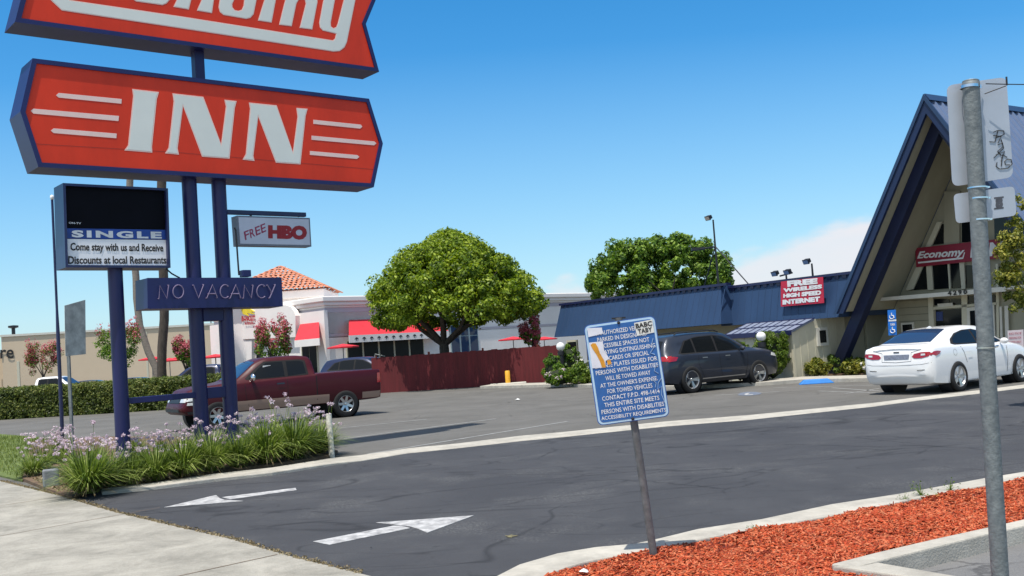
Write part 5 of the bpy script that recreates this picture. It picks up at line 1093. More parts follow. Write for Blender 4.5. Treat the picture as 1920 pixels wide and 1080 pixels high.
def truck_spec(two=True):
    s = [('window_trim', 'seam', 'side', [(2.20, 1.31), (2.24, 1.70), (2.40, 1.745), (3.42, 1.745), (3.62, 1.62), (4.02, 1.31), (3.96, 1.27), (2.3, 1.29)], .004),
         ('rear_door_window', 'glass', 'side', [(2.27, 1.33), (2.30, 1.66), (2.42, 1.70), (2.80, 1.71), (2.80, 1.31)], .008),
         ('front_door_window', 'glass', 'side', [(2.90, 1.31), (2.90, 1.71), (3.36, 1.71), (3.58, 1.58), (3.92, 1.30)], .008),
         ('windshield', 'glass_blue', 'top', [(3.64, -.62), (3.58, 0), (3.64, .62), (4.22, .78), (4.30, 0), (4.22, -.78)], .006),
         ('back_window', 'glass', 'rear', [(-.62, 1.40), (-.60, 1.70), (.60, 1.70), (.62, 1.40)], .008),
         ('tail_light', 'taillight', 'side', [(.03, .92), (.03, 1.20), (.12, 1.20), (.14, .92)], .012),
         ('tail_light', 'taillight', 'rear2', [(.80, .92), (.80, 1.20), (.93, 1.20), (.95, .92)], .012),
         ('door_seam', 'seam', 'side', line_poly([(2.00, 1.25), (2.0, .44)], .03), .004),
         ('door_seam', 'seam', 'side', line_poly([(2.85, 1.29), (2.86, .50)], .012), .004),
         ('door_seam', 'seam', 'side', line_poly([(4.06, 1.24), (4.04, .8), (3.95, .50)], .012), .004),
         ('door_handle', P_black, 'side', [(2.95, 1.09), (2.95, 1.13), (3.17, 1.13), (3.17, 1.09)], .03),
         ('headlight', 'lens', 'side', [(5.24, .84), (5.26, 1.00), (5.58, 1.0), (5.66, .82)], .014),
         ('headlight', 'lens', 'front2', [(.55, .80), (.55, .98), (.88, .96), (.90, .80)], .014),
         ('grille', 'dark', 'front', [(-.50, .78), (-.46, 1.00), (.46, 1.00), (.50, .78)], .014),
         ('front_bumper', 'dark', 'front', [(-.70, .55), (-.70, .63), (.70, .63), (.70, .55)], .02),
         ('front_bumper', 'dark', 'side', [(5.35, .47), (5.35, .56), (5.66, .56), (5.66, .50)], .016),
         ('indicator', 'lens', 'side', [(5.30, .72), (5.32, .79), (5.60, .79), (5.62, .72)], .014)]
    if two: s += [('lower_body_band', P_gold, 'side', [(1.64, .46), (1.64, .70), (3.2, .72), (4.32, .72), (4.32, .46)], .005), ('lower_body_band', P_gold, 'side', [(.02, .50), (.02, .68), (.62, .68), (.62, .50)], .006)]
    return s
def place_by_rear(px, py, heading, xr, yside, z=0):
    """where the car's origin goes so that its near rear wheel stands at that point of the ground"""
    p = G(px, py); h = V((math.sin(R(heading)), math.cos(R(heading)), 0)); l = V((-h.y, h.x, 0))
    return p - h*xr - l*yside

az_v = 55.7
suv = make_car('sport_utility_vehicle', 'dark grey metallic sport utility vehicle parked facing the motel, partly behind the leaning blue sign', 'car',
    place_by_rear(1298, 737, az_v, .98, -.93), az_v, SUV, P_grey, (.98, 3.76), .385, .86, suv_spec(), wheelstyle=1, spokes=5, rr=.68)
mirror_part(suv, 3.06, .93, 1.16, P_grey)
for sd in (-1, 1):
    rb = MB(); rb.tube([(.75, sd*.60, 1.685), (.85, sd*.61, 1.74), (2.3, sd*.62, 1.76), (2.5, sd*.62, 1.70)], .018, 8); rb.build('roof_rail', M['dark'], suv, local=True, smooth=60)
sedan = make_car('white_sedan', 'white four-door sedan parked in front of the A-frame lobby, partly behind the galvanised pole', 'car',
    place_by_rear(1797, 734, az_v-2.5, 1.0, -.86), az_v-2.5, SED, P_white, (1.03, 3.73), .335, .80, sed_spec(), spokes=5, wheelstyle=1, ww=.22)
mirror_part(sedan, 2.98, .86, 1.02, P_white)
fin = MB(); fin.prism([V((1.42, 0, 1.43)), V((1.55, 0, 1.475)), V((1.62, 0, 1.445))], V((0, .03, 0))); fin.build('roof_antenna', P_white, sedan, local=True)
truck = make_car('maroon_pickup', 'maroon extended-cab pickup truck with pewter lower band parked behind the blue sign poles', 'pickup truck',
    place_by_rear(648, 782, -123, 1.15, .90), -123, truck_st(), P_maroon, (1.15, 4.82), .385, .86, truck_spec(), cut=[((1.02, 0, 1.25), (1.80, 1.72, .8))], spokes=7, ww=.27, rr=.62)
mirror_part(truck, 3.86, .98, 1.33, M['chrome'], .12, .24, .22)
pp = MB(); pp.box((3.36, .80, 1.56), (.22, .012, .15)); pp.build('window_notice', M['white'], truck, local=True)
em = MB(); em.box((5.10, .965, 1.08), (.12, .02, .035)); em.build('fender_emblem', M['chrome'], truck, local=True)
# ------------------------------------------------------------------ far cars (after make_car exists)
def far_car(name, label, cat, px, py, Y, heading, st, paint, wheels, wr, wy, spec, xr=2.4, **k):
    p = at(px, py, Y); h = V((math.sin(R(heading)), math.cos(R(heading)), 0)); loc = V((p.x, p.y, 0)) - h*xr
    return make_car(name, label, cat, loc, heading, st, paint, wheels, wr, wy, spec, detail=False, **k)
far_car('white_pickup', 'white crew cab pickup truck parked behind the hedge at the far left', 'pickup truck', 108, 700, 66, 93, truck_st(), P_white, (1.15, 4.82), .4, .86, truck_spec(False)[:5], xr=3.1)
far_car('dark_sedan', 'low dark car behind the hedge between the white pickup and the round blue post', 'car', 178, 700, 70, 90, SED, P_black, (1.03, 3.73), .33, .8, sed_spec()[:5])
far_car('black_sedan', 'black car behind the hedge just left of the palm trunks', 'car', 262, 700, 62, 95, SED, P_black, (1.03, 3.73), .33, .8, sed_spec()[:5])
bp_ = far_car('navy_pickup', 'navy blue pickup parked beyond the hedge, behind the bonnet of the maroon truck', 'pickup truck', 388, 700, 50, -90, truck_st(), P_navy, (1.15, 4.82), .4, .86, truck_spec(False)[:5], xr=2.88)
nc = far_car('navy_suv', 'navy car behind the truck bed beside the red fence', 'car', 690, 700, 50, 112, SUV, P_navy, (.98, 3.73), .35, .86, suv_spec()[:6], xr=2.42)

# ------------------------------------------------------------------ trees
def limb_tree(root, base, h_fork, spread, h_crown, r0, mat, n=6, seed=0, lean=V((0, 0, 0)), sub=True):
    rng = random.Random(seed); mb = MB(); fork = base+V((0, 0, h_fork))+lean
    mb.tube([base-V((0, 0, .1)), base+V((0, 0, h_fork*.3))+lean*.3, fork], [r0*1.25, r0, r0*.85], 12)
    for i in range(n):
        a = 2*math.pi*(i+rng.uniform(-.2, .2))/n; rr_ = spread*rng.uniform(.55, .95); e = fork+V((math.cos(a)*rr_, math.sin(a)*rr_, h_crown*rng.uniform(.45, .8)))
        m1 = fork.lerp(e, .4)+V((math.cos(a)*.1*rr_, math.sin(a)*.1*rr_, -.06*h_crown)); mb.tube([fork-V((0, 0, .15)), m1, e], [r0*.55, r0*.34, r0*.1], 8)
        if sub:
            for j in range(2): b_ = m1.lerp(e, rng.uniform(.1, .6)); mb.tube([b_, b_+V((rng.uniform(-1, 1)*spread*.4, rng.uniform(-1, 1)*spread*.4, h_crown*.3))], [r0*.2, r0*.06], 6)
    return mb.build('trunk', mat, root, smooth=60)
def profile_crown(rng, n, prof, R_, zc, lump):
    """points on a surface of revolution given by prof [(z 0..1, r 0..1)]"""
    pts = []
    for _ in range(n):
        z = rng.random()**.9; r = np.interp(z, [p[0] for p in prof], [p[1] for p in prof]); a = rng.random()*2*math.pi
        s = (.74+.28*rng.random()) if rng.random() < .8 else rng.random()**.5
        k = 1+lump*(math.sin(3*a+4*z)+math.sin(5*a-7*z+1))*.5
        pts.append((math.cos(a)*r*s*R_*k, math.sin(a)*r*s*R_*k, z*zc))
    return np.array(pts)
# big round tree
Yt = 47.8; tb0 = at(836, 700, Yt); BT = thing('shade_tree', 'big dome-shaped green tree standing behind the red fence', 'tree', (tb0.x, tb0.y, 0))
zlo = at(840, 612, Yt).z; zhi = at(850, 432, Yt).z; Rt = (1024-674)/2/F*Yt
ctr = at(848, 560, Yt); rng = np.random.default_rng(5)
prof = [(0, .70), (.06, .93), (.18, 1.0), (.35, .93), (.5, .83), (.65, .70), (.8, .50), (.92, .28), (1, .05)]
pts = profile_crown(rng, 620, prof, Rt-.3, zhi-zlo-.4, .055)+np.array([ctr.x, ctr.y, zlo+.15])
hole = np.sin(pts[:, 0]*2.1+1)*np.sin(pts[:, 1]*1.9)*np.sin(pts[:, 2]*2.6+.5); pts = pts[(hole < .62) | (rng.random(len(pts)) < .25)]; sizes = .22+.42*rng.random(len(pts))**1.4
lv, lf = leaf_cloud(pts, sizes, 150, .085, 5, squash=.8)
cc_ = profile_crown(rng, 150, prof, Rt*.62, (zhi-zlo)*.7, .05)+np.array([ctr.x, ctr.y, zlo+.7]); l2 = leaf_cloud(cc_, .7, 110, .11, 6)
v_, f_2 = join_np([(lv, lf), l2]); np_mesh('crown', v_, f_2, LEAF_FICUS, BT, root=BT)
limb_tree(BT, V((tb0.x, tb0.y, 0)), 2.15, 3.6, zhi-2.6, .26, M['bark'], 8, 3)
# second tree behind the motel
Yt = 66; tb1 = at(1232, 600, Yt); T2 = thing('roof_tree', 'broad dark green tree rising behind the blue mansard roof', 'tree', (tb1.x, tb1.y, 0)); zlo = at(1232, 575, Yt).z; zhi = at(1250, 449, Yt).z
lump = [((1135, 505), 1.0), ((1165, 475), .8), ((1195, 474), .7), ((1232, 467), .8), ((1275, 464), .8), ((1312, 472), .8), ((1340, 500), .9), ((1125, 535), .9), ((1170, 520), 1.2), ((1220, 510), 1.4), ((1270, 505), 1.4), ((1315, 520), 1.2), ((1350, 525), .6), ((1190, 550), 1.3), ((1250, 550), 1.3), ((1300, 550), 1.2)]
cs = []; rs = []; rg = random.Random(4)
for (x, y), r_ in lump:
    c0 = at(x, y, Yt)
    for k in range(16):
        d = V((rg.gauss(0, 1), rg.gauss(0, 1), rg.gauss(0, 1))).normalized()*r_*rg.uniform(.6, 1.0); cs.append((c0.x+d.x, c0.y+d.y*1.6, c0.z+d.z*.9)); rs.append(rg.uniform(.3, .62))
v_, f_2 = leaf_cloud(cs, rs, 190, .12, 8); np_mesh('crown', v_, f_2, LEAF_DARK, T2, root=T2); limb_tree(T2, V((tb1.x, tb1.y, 0)), 2.2, 3.5, 4, .3, M['bark'], 6, 9)
# golden-green tree cut by the right edge
Yt = 17.5; tb2_ = at(1990, 640, Yt); T3 = thing('edge_tree', 'yellow-green leafy tree cut off by the right edge of the picture', 'tree', (tb2_.x, tb2_.y, 0)); cs = []; rs = []
for (x, y), r_ in (((1925, 400), .26), ((1950, 370), .3), ((1905, 445), .17), ((1930, 460), .3), ((1905, 490), .2), ((1898, 520), .16), ((1930, 520), .3), ((1960, 440), .4), ((1915, 560), .18), ((1945, 570), .25), ((1980, 500), .5), ((1990, 380), .4), ((1893, 470), .1)):
    c0 = at(x-9, y, Yt); r_ *= 1.12
    for k in range(11):
        d = V((rg.gauss(0, 1), rg.gauss(0, 1), rg.gauss(0, 1))).normalized()*r_*rg.uniform(.5, 1.0); cs.append((c0.x+d.x, c0.y+d.y*1.3, c0.z+d.z)); rs.append(rg.uniform(.07, .14))
v_, f_2 = leaf_cloud(cs, rs, 70, .030, 18, shell=.3); np_mesh('crown', v_, f_2, LEAF_GOLD, T3, root=T3); limb_tree(T3, V((tb2_.x, tb2_.y, 0)), .8, .6, 2.2, .09, M['bark'], 5, 19, sub=False)
# palms: only their trunks show under the sign
def palm(name, label, pts, Y, r, mat, zt_px):
    P3 = [at(x, y, Y) for x, y in pts]; P3[0].z = 0; o = thing(name, label, 'tree', (P3[0].x, P3[0].y, 0)); mb = MB(); mb.tube(P3, [r*1.25]+[r]*(len(P3)-1), 14); mb.build('trunk', mat, o, smooth=60)
    top = P3[-1]; fr = MB(); rg_ = random.Random(len(pts))
    for i in range(26):
        a = rg_.uniform(0, 6.28); el = rg_.uniform(-.9, 1.2); L_ = rg_.uniform(1.1, 1.5); prev = None
        for s_ in range(12):
            b_ = a+(s_-5.5)*.07; d0 = V((math.cos(b_)*math.cos(el), math.sin(b_)*math.cos(el), math.sin(el))); e1_ = top+d0*L_*.5; e2_ = e1_+V((d0.x, d0.y, d0.z-.8)).normalized()*L_*.5; w_ = V((-math.sin(b_), math.cos(b_), 0))*.035
            fr.add([top-w_*.3, top+w_*.3, e1_+w_, e1_-w_, e2_], [(0, 1, 2, 3), (3, 2, 4)])
    fr.build('crown', LEAF_DARK, o)
palm('palm_tree', 'pale curving palm trunk on the left, meeting the darker trunk at its foot', [(303, 712), (292, 690), (278, 660), (262, 610), (256, 560), (255, 520), (247, 430), (243, 360), (246, 250)], 60, .20, M['palebark'], 250)
palm('palm_tree', 'dark straight palm trunk standing just right of the pale curving one', [(303, 714), (303, 690), (304, 650), (308, 600), (308, 560), (306, 500), (304, 430), (303, 350), (305, 240)], 58.5, .26, M['bark'], 240)
# crape myrtles
def myrtle(px, py, Y, r, h, label, flower=.5, seed=0, leaf=LEAF_DARK, name='crape_myrtle'):
    c0 = at(px, py, Y); o = thing(name, label, 'tree', (c0.x, c0.y, 0), 0, None); rg_ = np.random.default_rng(seed); n = 46
    a = rg_.random(n)*2*math.pi; z = rg_.random(n); rad = r*(.35+.65*np.sqrt(z))*(.6+.4*rg_.random(n)); rad = np.where(z > .75, rad*.75, rad)
    cs = np.stack([c0.x+np.cos(a)*rad, c0.y+np.sin(a)*rad, c0.z+(z-.5)*h+rg_.normal(size=n)*.12*h+.15*np.abs(np.sin(a*4))*z], 1); v_, f_ = leaf_cloud(cs, .16*r+.05, 60, .06, seed+1); np_mesh('foliage', v_, f_, leaf, o, root=o)
    k = max(3, int(n*flower)); top = cs[np.argsort(-cs[:, 2]+rg_.random(n)*.5)[:k]]+np.array([0, -.05, .15]); v_, f_ = leaf_cloud(top, .16*r+.06, 60, .055, seed+2, squash=1.5); np_mesh('blossoms', v_, f_, ROSEF, o, root=o)
    mb = MB()
    for i in range(5): an = i*1.26; mb.tube([V((c0.x, c0.y, 0)), V((c0.x+math.cos(an)*.06, c0.y+math.sin(an)*.06, max(.5, c0.z-h*.8))), V((c0.x+math.cos(an)*r*.5, c0.y+math.sin(an)*r*.5, c0.z))], [.05, .04, .015], 6)
    mb.build('trunk', M['bark'], o); return o
myrtle(80, 672, 70, 1.35, 1.5, 'small pink-flowering tree in front of the plain tan wall at far left', 1.0, 31)
myrtle(222, 650, 50, 1.35, 1.35, 'green crape myrtle with a few red blossoms behind the round blue post', .30, 32)
myrtle(348, 662, 56, .75, 1.1, 'low crape myrtle with red tips left of the double blue poles', .7, 33)
myrtle(513, 640, 44, .95, 1.1, 'pink crape myrtle in front of the restaurant, above the truck cab roof', .8, 34)
myrtle(995, 627, 48, .55, 1.15, 'dark red crape myrtle behind the right end of the fence', 1.0, 35)
# hedges and shrubs
def hedge(name, label, P, Q, w, h, n, leaf, core, size=.05, cat='hedge', lum=.16, per=110, seed=1, rounded=False):
    d = (Q-P); L_ = d.length; d.normalize(); nn_ = V((-d.y, d.x, 0)); o = thing(name, label, cat, (P.x, P.y, 0)); rg_ = np.random.default_rng(seed); cs = []
    for _ in range(n):
        u = rg_.random()*L_; f = rg_.random()
        if f < .45: v_ = -w/2; z = rg_.random()*h
        elif f < .85: v_ = (rg_.random()-.5)*w; z = h
        else: v_ = w/2; z = rg_.random()*h
        z += rg_.normal()*.03; p = P+d*u+nn_*v_; cs.append((p.x, p.y, z))
    v_, f_ = leaf_cloud(cs, lum, per, size, seed); np_mesh('foliage', v_, f_, leaf, o, root=o)
    mb = MB(); mb.prism([P-nn_*w*.42, Q-nn_*w*.42, Q+nn_*w*.42, P+nn_*w*.42], (0, 0, h*.93)); mb.build('dark_core', core, o); return o  # solid dark core filling the hedge behind its leaves
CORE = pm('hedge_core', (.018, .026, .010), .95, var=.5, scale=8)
hP = G(-60, 789); hQ = G(480, 756); hP = hP; zh = (at(0, 729, hP.y+1).z + at(300, 723, 46).z)/2
hedge('clipped_hedge', 'long low clipped hedge across the far left behind the lane', hP, hQ, 2.6, zh, 2000, LEAF_HEDGE, CORE, .055, lum=.2, per=70)
h2P = at(175, 716, 56); h2Q = at(470, 700, 58); z2 = at(240, 719, 57).z; hedge('rear_hedge', 'second lower hedge row beyond the long clipped hedge, around the palm trunks', V((h2P.x, h2P.y, 0)), V((h2Q.x, h2Q.y, 0)), 2.0, z2, 500, LEAF_BOX, CORE, .07, lum=.22, per=60, seed=4)
def bush(name, label, px, pb, Y, r, h, leaf, size=.045, n=50, per=90, seed=0, flowers=None, cat='shrub', lump=.2, core=True, z0=.1):
    c0 = at(px, pb, Y); o = thing(name, label, cat, (c0.x, c0.y, z0)); rg_ = np.random.default_rng(seed); d = rg_.normal(size=(n, 3)); d /= np.linalg.norm(d, axis=1)[:, None]; d[:, 2] = d[:, 2]
    q = (.55+.4*rg_.random(n))[:, None]; cs = d*q*np.array([r, r, h/2])+np.array([c0.x, c0.y, z0+h/2]); cs[:, 2] = np.maximum(cs[:, 2], z0+.05)
    v_, f_ = leaf_cloud(cs, lump*min(r, h), per, size, seed+1); np_mesh('foliage', v_, f_, leaf, o, root=o)
    if flowers:
        m_, k = flowers; v_, f_ = leaf_cloud(cs[:k]+np.array([0, -.05, .03]), lump*min(r, h)*.6+.03, 14, .04, seed+2); np_mesh('blossoms', v_, f_, m_, o, root=o)
    if core:
        mb = MB(); mb.lathe([(.001, z0), (r*.55, z0+h*.12), (r*.68, z0+h*.5), (r*.5, z0+h*.82), (.001, z0+h*.92)], 12, Matrix.Translation((c0.x, c0.y, 0))); mb.build('dark_core', CORE, o, smooth=60)  # solid dark core inside the bush foliage
    return o
bush('rounded_bush', 'tall rounded clipped bush behind the globe lamp, against the lean-to wall', 1449, 700, 32.2, .58, 1.68, LEAF_BOX, .035, 150, 90, 41)
bush('small_round_bush', 'small round yellow-green bush showing above the windscreen of the grey vehicle', 1387, 700, 32.3, .42, 1.42, LEAF_BOX, .035, 70, 80, 42)
bush('variegated_shrub', 'pale yellow variegated shrub behind the blue kerb block, left of the raking beam', 1533, 705, 32.3, .40, .5, LEAF_GOLD, .05, 40, 45, 43, core=False, lump=.3)
bush('green_shrub', 'dark green low shrub right of the raking beam foot', 1578, 700, 33.0, .42, .62, LEAF_BOX, .045, 40, 60, 44, lump=.3)
bush('golden_shrub', 'bright golden low shrub between the raking beam and the white sedan', 1600, 706, 32.2, .38, .42, LEAF_GOLD, .055, 40, 45, 45, core=False, lump=.3)
bush('green_hedge_tuft', 'dark low shrub tucked behind the golden one near the sedan tail', 1635, 700, 33.0, .5, .5, LEAF_DARK, .05, 40, 60, 46, lump=.3)
bush('pale_flower_shrub', 'low shrub with creamy blooms right beside the sedan rear bumper', 1628, 706, 31.6, .25, .35, LEAF_GOLD, .04, 20, 40, 47, (WHITEF, 8), core=False)
bush('upright_shrub', 'dark upright shrub left of the globe lamp at the fence end', 1038, 715, 39.5, .42, 1.25, LEAF_DARK, .05, 70, 70, 48)
bush('rose_bush', 'white-flowering rose bush under the left end of the blue mansard', 1068, 715, 40.5, .62, 1.5, LEAF_DARK, .05, 80, 50, 49, (WHITEF, 22), lump=.16)
bush('low_rose_bush', 'low rose bush with pale pink flowers at the kerb by the fence end', 1047, 716, 38.8, .55, .65, LEAF_DARK, .05, 50, 50, 50, (PINKF, 16))
bush('bright_grass_bush', 'bright green grassy bush left of the parking notice plate', 1088, 716, 38.6, .55, .75, LEAF_BOX, .06, 50, 60, 51, core=False, lump=.3)
bush('white_rose_bush', 'small white rose bush hidden partly by the edge of the blue notice plate', 1110, 716, 40.0, .5, .9, LEAF_DARK, .05, 50, 50, 52, (WHITEF, 12))

# ------------------------------------------------------------------ flowering clumps in the bed
def blades(n, h, r, seed, w=.0085, droop=1.0):
    rg_ = np.random.default_rng(seed); a = rg_.random(n)*2*math.pi; base = rg_.random(n)*r*.25; L_ = h*(.6+.5*rg_.random(n)); lean = .15+1.05*rg_.random(n)**.7
    dirv = np.stack([np.cos(a), np.sin(a)], 1); P0 = dirv*base[:, None]; out = []
    ts = [0, .35, .7, 1.0]; pts = []
    for t in ts:
        rad = base+L_*np.sin(lean)*t*(.6+.5*t); z = L_*(np.cos(lean*.75)*t*1.05-.42*droop*lean*t*t*t); pts.append(np.stack([dirv[:, 0]*rad, dirv[:, 1]*rad, np.maximum(z, .01)], 1))
    side = np.stack([-dirv[:, 1], dirv[:, 0], np.zeros(n)], 1); ws = [w, w, w*.75, w*.1]; V_ = []
    for p, w_ in zip(pts, ws): V_ += [p-side*w_, p+side*w_]
    V_ = np.stack(V_, 1).reshape(-1, 3); b_ = np.arange(n)[:, None]*8; f_ = np.concatenate([b_+np.array([0, 1, 3, 2]), b_+np.array([2, 3, 5, 4]), b_+np.array([4, 5, 7, 6])])
    return V_, f_
def flower_stalks(n, h, r, seed):
    rg_ = np.random.default_rng(seed); vs = []; st = MB(); cs = []
    for i in range(n):
        a = rg_.random()*6.28; q = r*rg_.random()**.5*.8; L_ = h*(.50+.60*rg_.random()); b_ = V((math.cos(a)*q*.4, math.sin(a)*q*.4, 0)); t_ = V((math.cos(a)*q, math.sin(a)*q, L_)); st.tube([b_, b_.lerp(t_, .5)+V((0, 0, .04)), t_], .003, 3, cap=False); cs.append(tuple(t_))
    v_, f_ = leaf_cloud(cs, .050, 22, .020, seed+1, squash=.7, shell=.3); return st, v_, f_
protos = []
def clump_proto(i, h, r, nb, nf):
    o = thing('flowering_clump', 'x', 'plant', (0, 0, 0), 0, 'society garlic clumps in the sign bed'); v_, f_ = blades(nb, h, r, 100+i); np_mesh('leaves', v_, f_, BLADE, o)
    v_, f_ = blades(130, h*.62, r, 200+i, droop=2.1); np_mesh('dry_leaves', v_, f_, STRAW, o)
    st, v_, f_ = flower_stalks(nf, (h if h < .7 else .7)*1.28, r, 300+i); st.build('stalks', BLADE, o, local=True); np_mesh('flowers', v_, f_, PINKF, o); return o
front = [(166, 925, 1.0), (205, 912, .9), (246, 908, .85), (292, 901, .9), (345, 893, .9), (395, 884, .95), (448, 876, 1.0), (500, 868, 1.05), (552, 860, 1.1), (598, 850, 1.05)]
second = [(150, 895, .8), (262, 880, .75), (330, 872, .75), (405, 862, .8), (470, 852, .85), (535, 845, .9), (590, 838, .9)]
back_ = [(80, 880, .85), (112, 868, .8), (62, 892, .62), (115, 850, .7), (175, 858, .6), (255, 852, .6), (300, 846, .6), (350, 842, .6), (420, 840, .7), (500, 832, .7), (575, 828, .75)]
LBF = ['largest grassy clump at the pavement corner of the bed', 'clump right behind the pavement corner clump, at the start of the kerb', 'kerb-side clump in front of the round post of the message board', 'low kerb-side clump with dry leaves under the message board', 'kerb-side clump left of the double blue poles', 'kerb-side clump in front of the left blue sign pole', 'kerb-side clump in front of the right blue sign pole', 'tall kerb-side clump right of the blue poles', 'bright tall kerb-side clump second from the white stub', 'last kerb-side clump beside the white stub post',
       'sparse clump behind the pavement corner clump', 'thin clump close to the foot of the message board post', 'thin clump between the message board post and the blue poles', 'thin clump hugging the left blue pole', 'pink-topped clump behind the right blue pole', 'pink-topped clump in the middle row right of the poles', 'pink-topped clump in the middle row by the white stub',
       'broad clump left of the grey concrete block', 'clump behind the grey concrete block', 'leftmost clump by the lawn', 'small clump at the foot of the thin dark pole', 'small rear clump beside the galvanised street sign post', 'small rear clump right of the message board post', 'small rear clump before the front bumper of the maroon truck', 'small rear clump just left of the blue poles', 'rear clump behind the two blue poles', 'rear clump in front of the maroon truck door', 'rear clump in front of the maroon truck wheel']
rg = random.Random(12); k = 0
for row, (lst, nf) in enumerate(((front, 12), (second, 42), (back_, 40))):
    for (x, y, s) in lst:
        if k < 5 or k in (10, 11, 17, 18): pr = clump_proto(k, (.76, .80, .64, .68, .78, 0, 0, 0, 0, 0, .58, .54, 0, 0, 0, 0, 0, .56, .5)[k], .56, (760, 640, 520, 600, 740)[k] if row == 0 else 330, nf); protos.append((pr, row)); o = pr
        else: o = copy_tree(rg.choice([p for p, r_ in protos if r_ == (row if row < 2 else r_) or row == 2]), (0, 0, 0))
        p = G(x, y, .05); o.location = p; o.rotation_euler = (0, 0, rg.uniform(0, 6.28)); sc = s*rg.uniform(.92, 1.05); o.scale = (sc, sc, sc); o['label'] = LBF[k]; k += 1
# white stub post, concrete block, junction
sp0 = G(622, 853, .05); st_ = MB(); t_ = at(616, 776, sp0.y); st_.tube([V((sp0.x, sp0.y, 0)), t_], .05, 12); o = st_.build('stub_post', pm('flaking_white', (.72, .68, .58), .85, var=.35, scale=14, bump=.6, bscale=30, dirt=.5), smooth=50); tag(o, 'short flaking white stub post at the right end of the flower bed', 'post')
cb0 = G(96, 911, .05); mb = MB(); mb.box((cb0.x, cb0.y, .17), (.22, .20, .26), Matrix.Rotation(.5, 3, 'Z')); o = mb.build('concrete_block', pm('block_grey', (.20, .21, .23), .9, var=.2, scale=8, bump=.4), bevel=.02); tag(o, 'small grey concrete block at the pavement corner of the flower bed', 'block')
# lawn grass, debris along the pavement edge, weeds
ga = []; rgn = np.random.default_rng(77)
LP = [G(x, y) for x, y in ((-300, 802), (40, 902), (96, 862), (100, 826), (-200, 802))]
def in_poly(p, P):
    c = False
    for i in range(len(P)):
        a, b_ = P[i], P[i-1]
        if (a.y > p[1]) != (b_.y > p[1]) and p[0] < (b_.x-a.x)*(p[1]-a.y)/(b_.y-a.y)+a.x: c = not c
    return c
def scatter(P, n, rgn):
    x0, x1 = min(p.x for p in P), max(p.x for p in P); y0, y1 = min(p.y for p in P), max(p.y for p in P); out = []
    while len(out) < n:
        q = (x0+(x1-x0)*rgn.random(), y0+(y1-y0)*rgn.random())
        if in_poly(q, P): out.append(q)
    return np.array(out)
def tuft_field(name, P, n, h, w, z, mat, label, cat, seed=0):
    rgn = np.random.default_rng(seed); q = scatter(P, n, rgn); a = rgn.random(n)*6.28; d = np.stack([np.cos(a), np.sin(a)], 1); hh = h*(.5+rgn.random(n)); ln = hh*rgn.random(n)*.8
    b_ = np.concatenate([q, np.full((n, 1), z)], 1); s = np.stack([-d[:, 1], d[:, 0], np.zeros(n)], 1)*w; t_ = b_+np.stack([d[:, 0]*ln, d[:, 1]*ln, hh], 1)
    vs = np.stack([b_-s, b_+s, t_+s*.2, t_-s*.2], 1).reshape(-1, 3); o = np_mesh(name, vs, np.arange(4*n).reshape(-1, 4), mat); return tag(o, label, cat, kind='stuff')
tuft_field('lawn_grass', LP, 16000, .06, .007, .03, leafmat('lawn_blade', [(.08, .11, .02), (.15, .20, .03), (.24, .28, .07)], .2), 'bright green lawn at the left edge', 'grass', 3)
EP = [W3[i]+V((0, 0, 0)) for i in range(1, 10)]; strip = []
ed = []
for i in range(len(W3)-2):
    if 0 < i:
        L_ = (W3[i+1]-W3[i]).length
        for _ in range(int(L_*130)):
            t_ = rgn.random(); off = abs(rgn.normal())*.035; p = W3[i].lerp(W3[i+1], t_)+nW*(-1)*off+nW*.01; ed.append((p.x, p.y, .025))
ed = np.array(ed); v_, f_ = leaf_cloud(ed, .015, 3, .011, 9, squash=.3); o = np_mesh('edge_debris', v_, f_, STRAW); tag(o, 'dry grass and debris along the pavement edge', 'debris', kind='stuff')
q_ = scatter([G(x, y) for x, y in ((60, 903), (109, 929), (180, 922), (190, 915), (150, 890), (70, 885))], 500, rgn); v_, f_ = leaf_cloud(np.concatenate([q_, np.full((500, 1), .06)], 1), .03, 3, .02, 10, squash=.3); o = np_mesh('leaf_litter', v_, f_, STRAW); tag(o, 'dry leaf litter on the bare soil at the bed corner', 'leaf litter', kind='stuff')
for i, (x, y, s, lb_) in enumerate(((1728, 931, .55, 'leafy green weed growing between kerb and mulch'), (1782, 921, .4, 'thin green weed right of the leafy one on the kerb'), (1697, 938, .25, 'tiny grass tuft left of the leafy weed on the kerb'), (1415, 994, .25, 'dark dry weed at the mulch edge nearer the blue notice'))):
    p = G(x, y, .1); v_, f_ = blades(26, .28, .06, 500+i, w=.006); cs = v_[7::8][:12]; v2, f2 = leaf_cloud(cs, .03, 6, .016, 600+i); o = thing('kerb_weed', lb_, 'weed', (p.x, p.y, .1), 0, 'weeds along the kerb'); va, fa = join_np([(v_, f_), (v2, f2)]); w_ = np_mesh('leaves', va, fa, LEAF_DARK if i == 3 else LEAF_BOX, o); o.scale = (s, s, s)
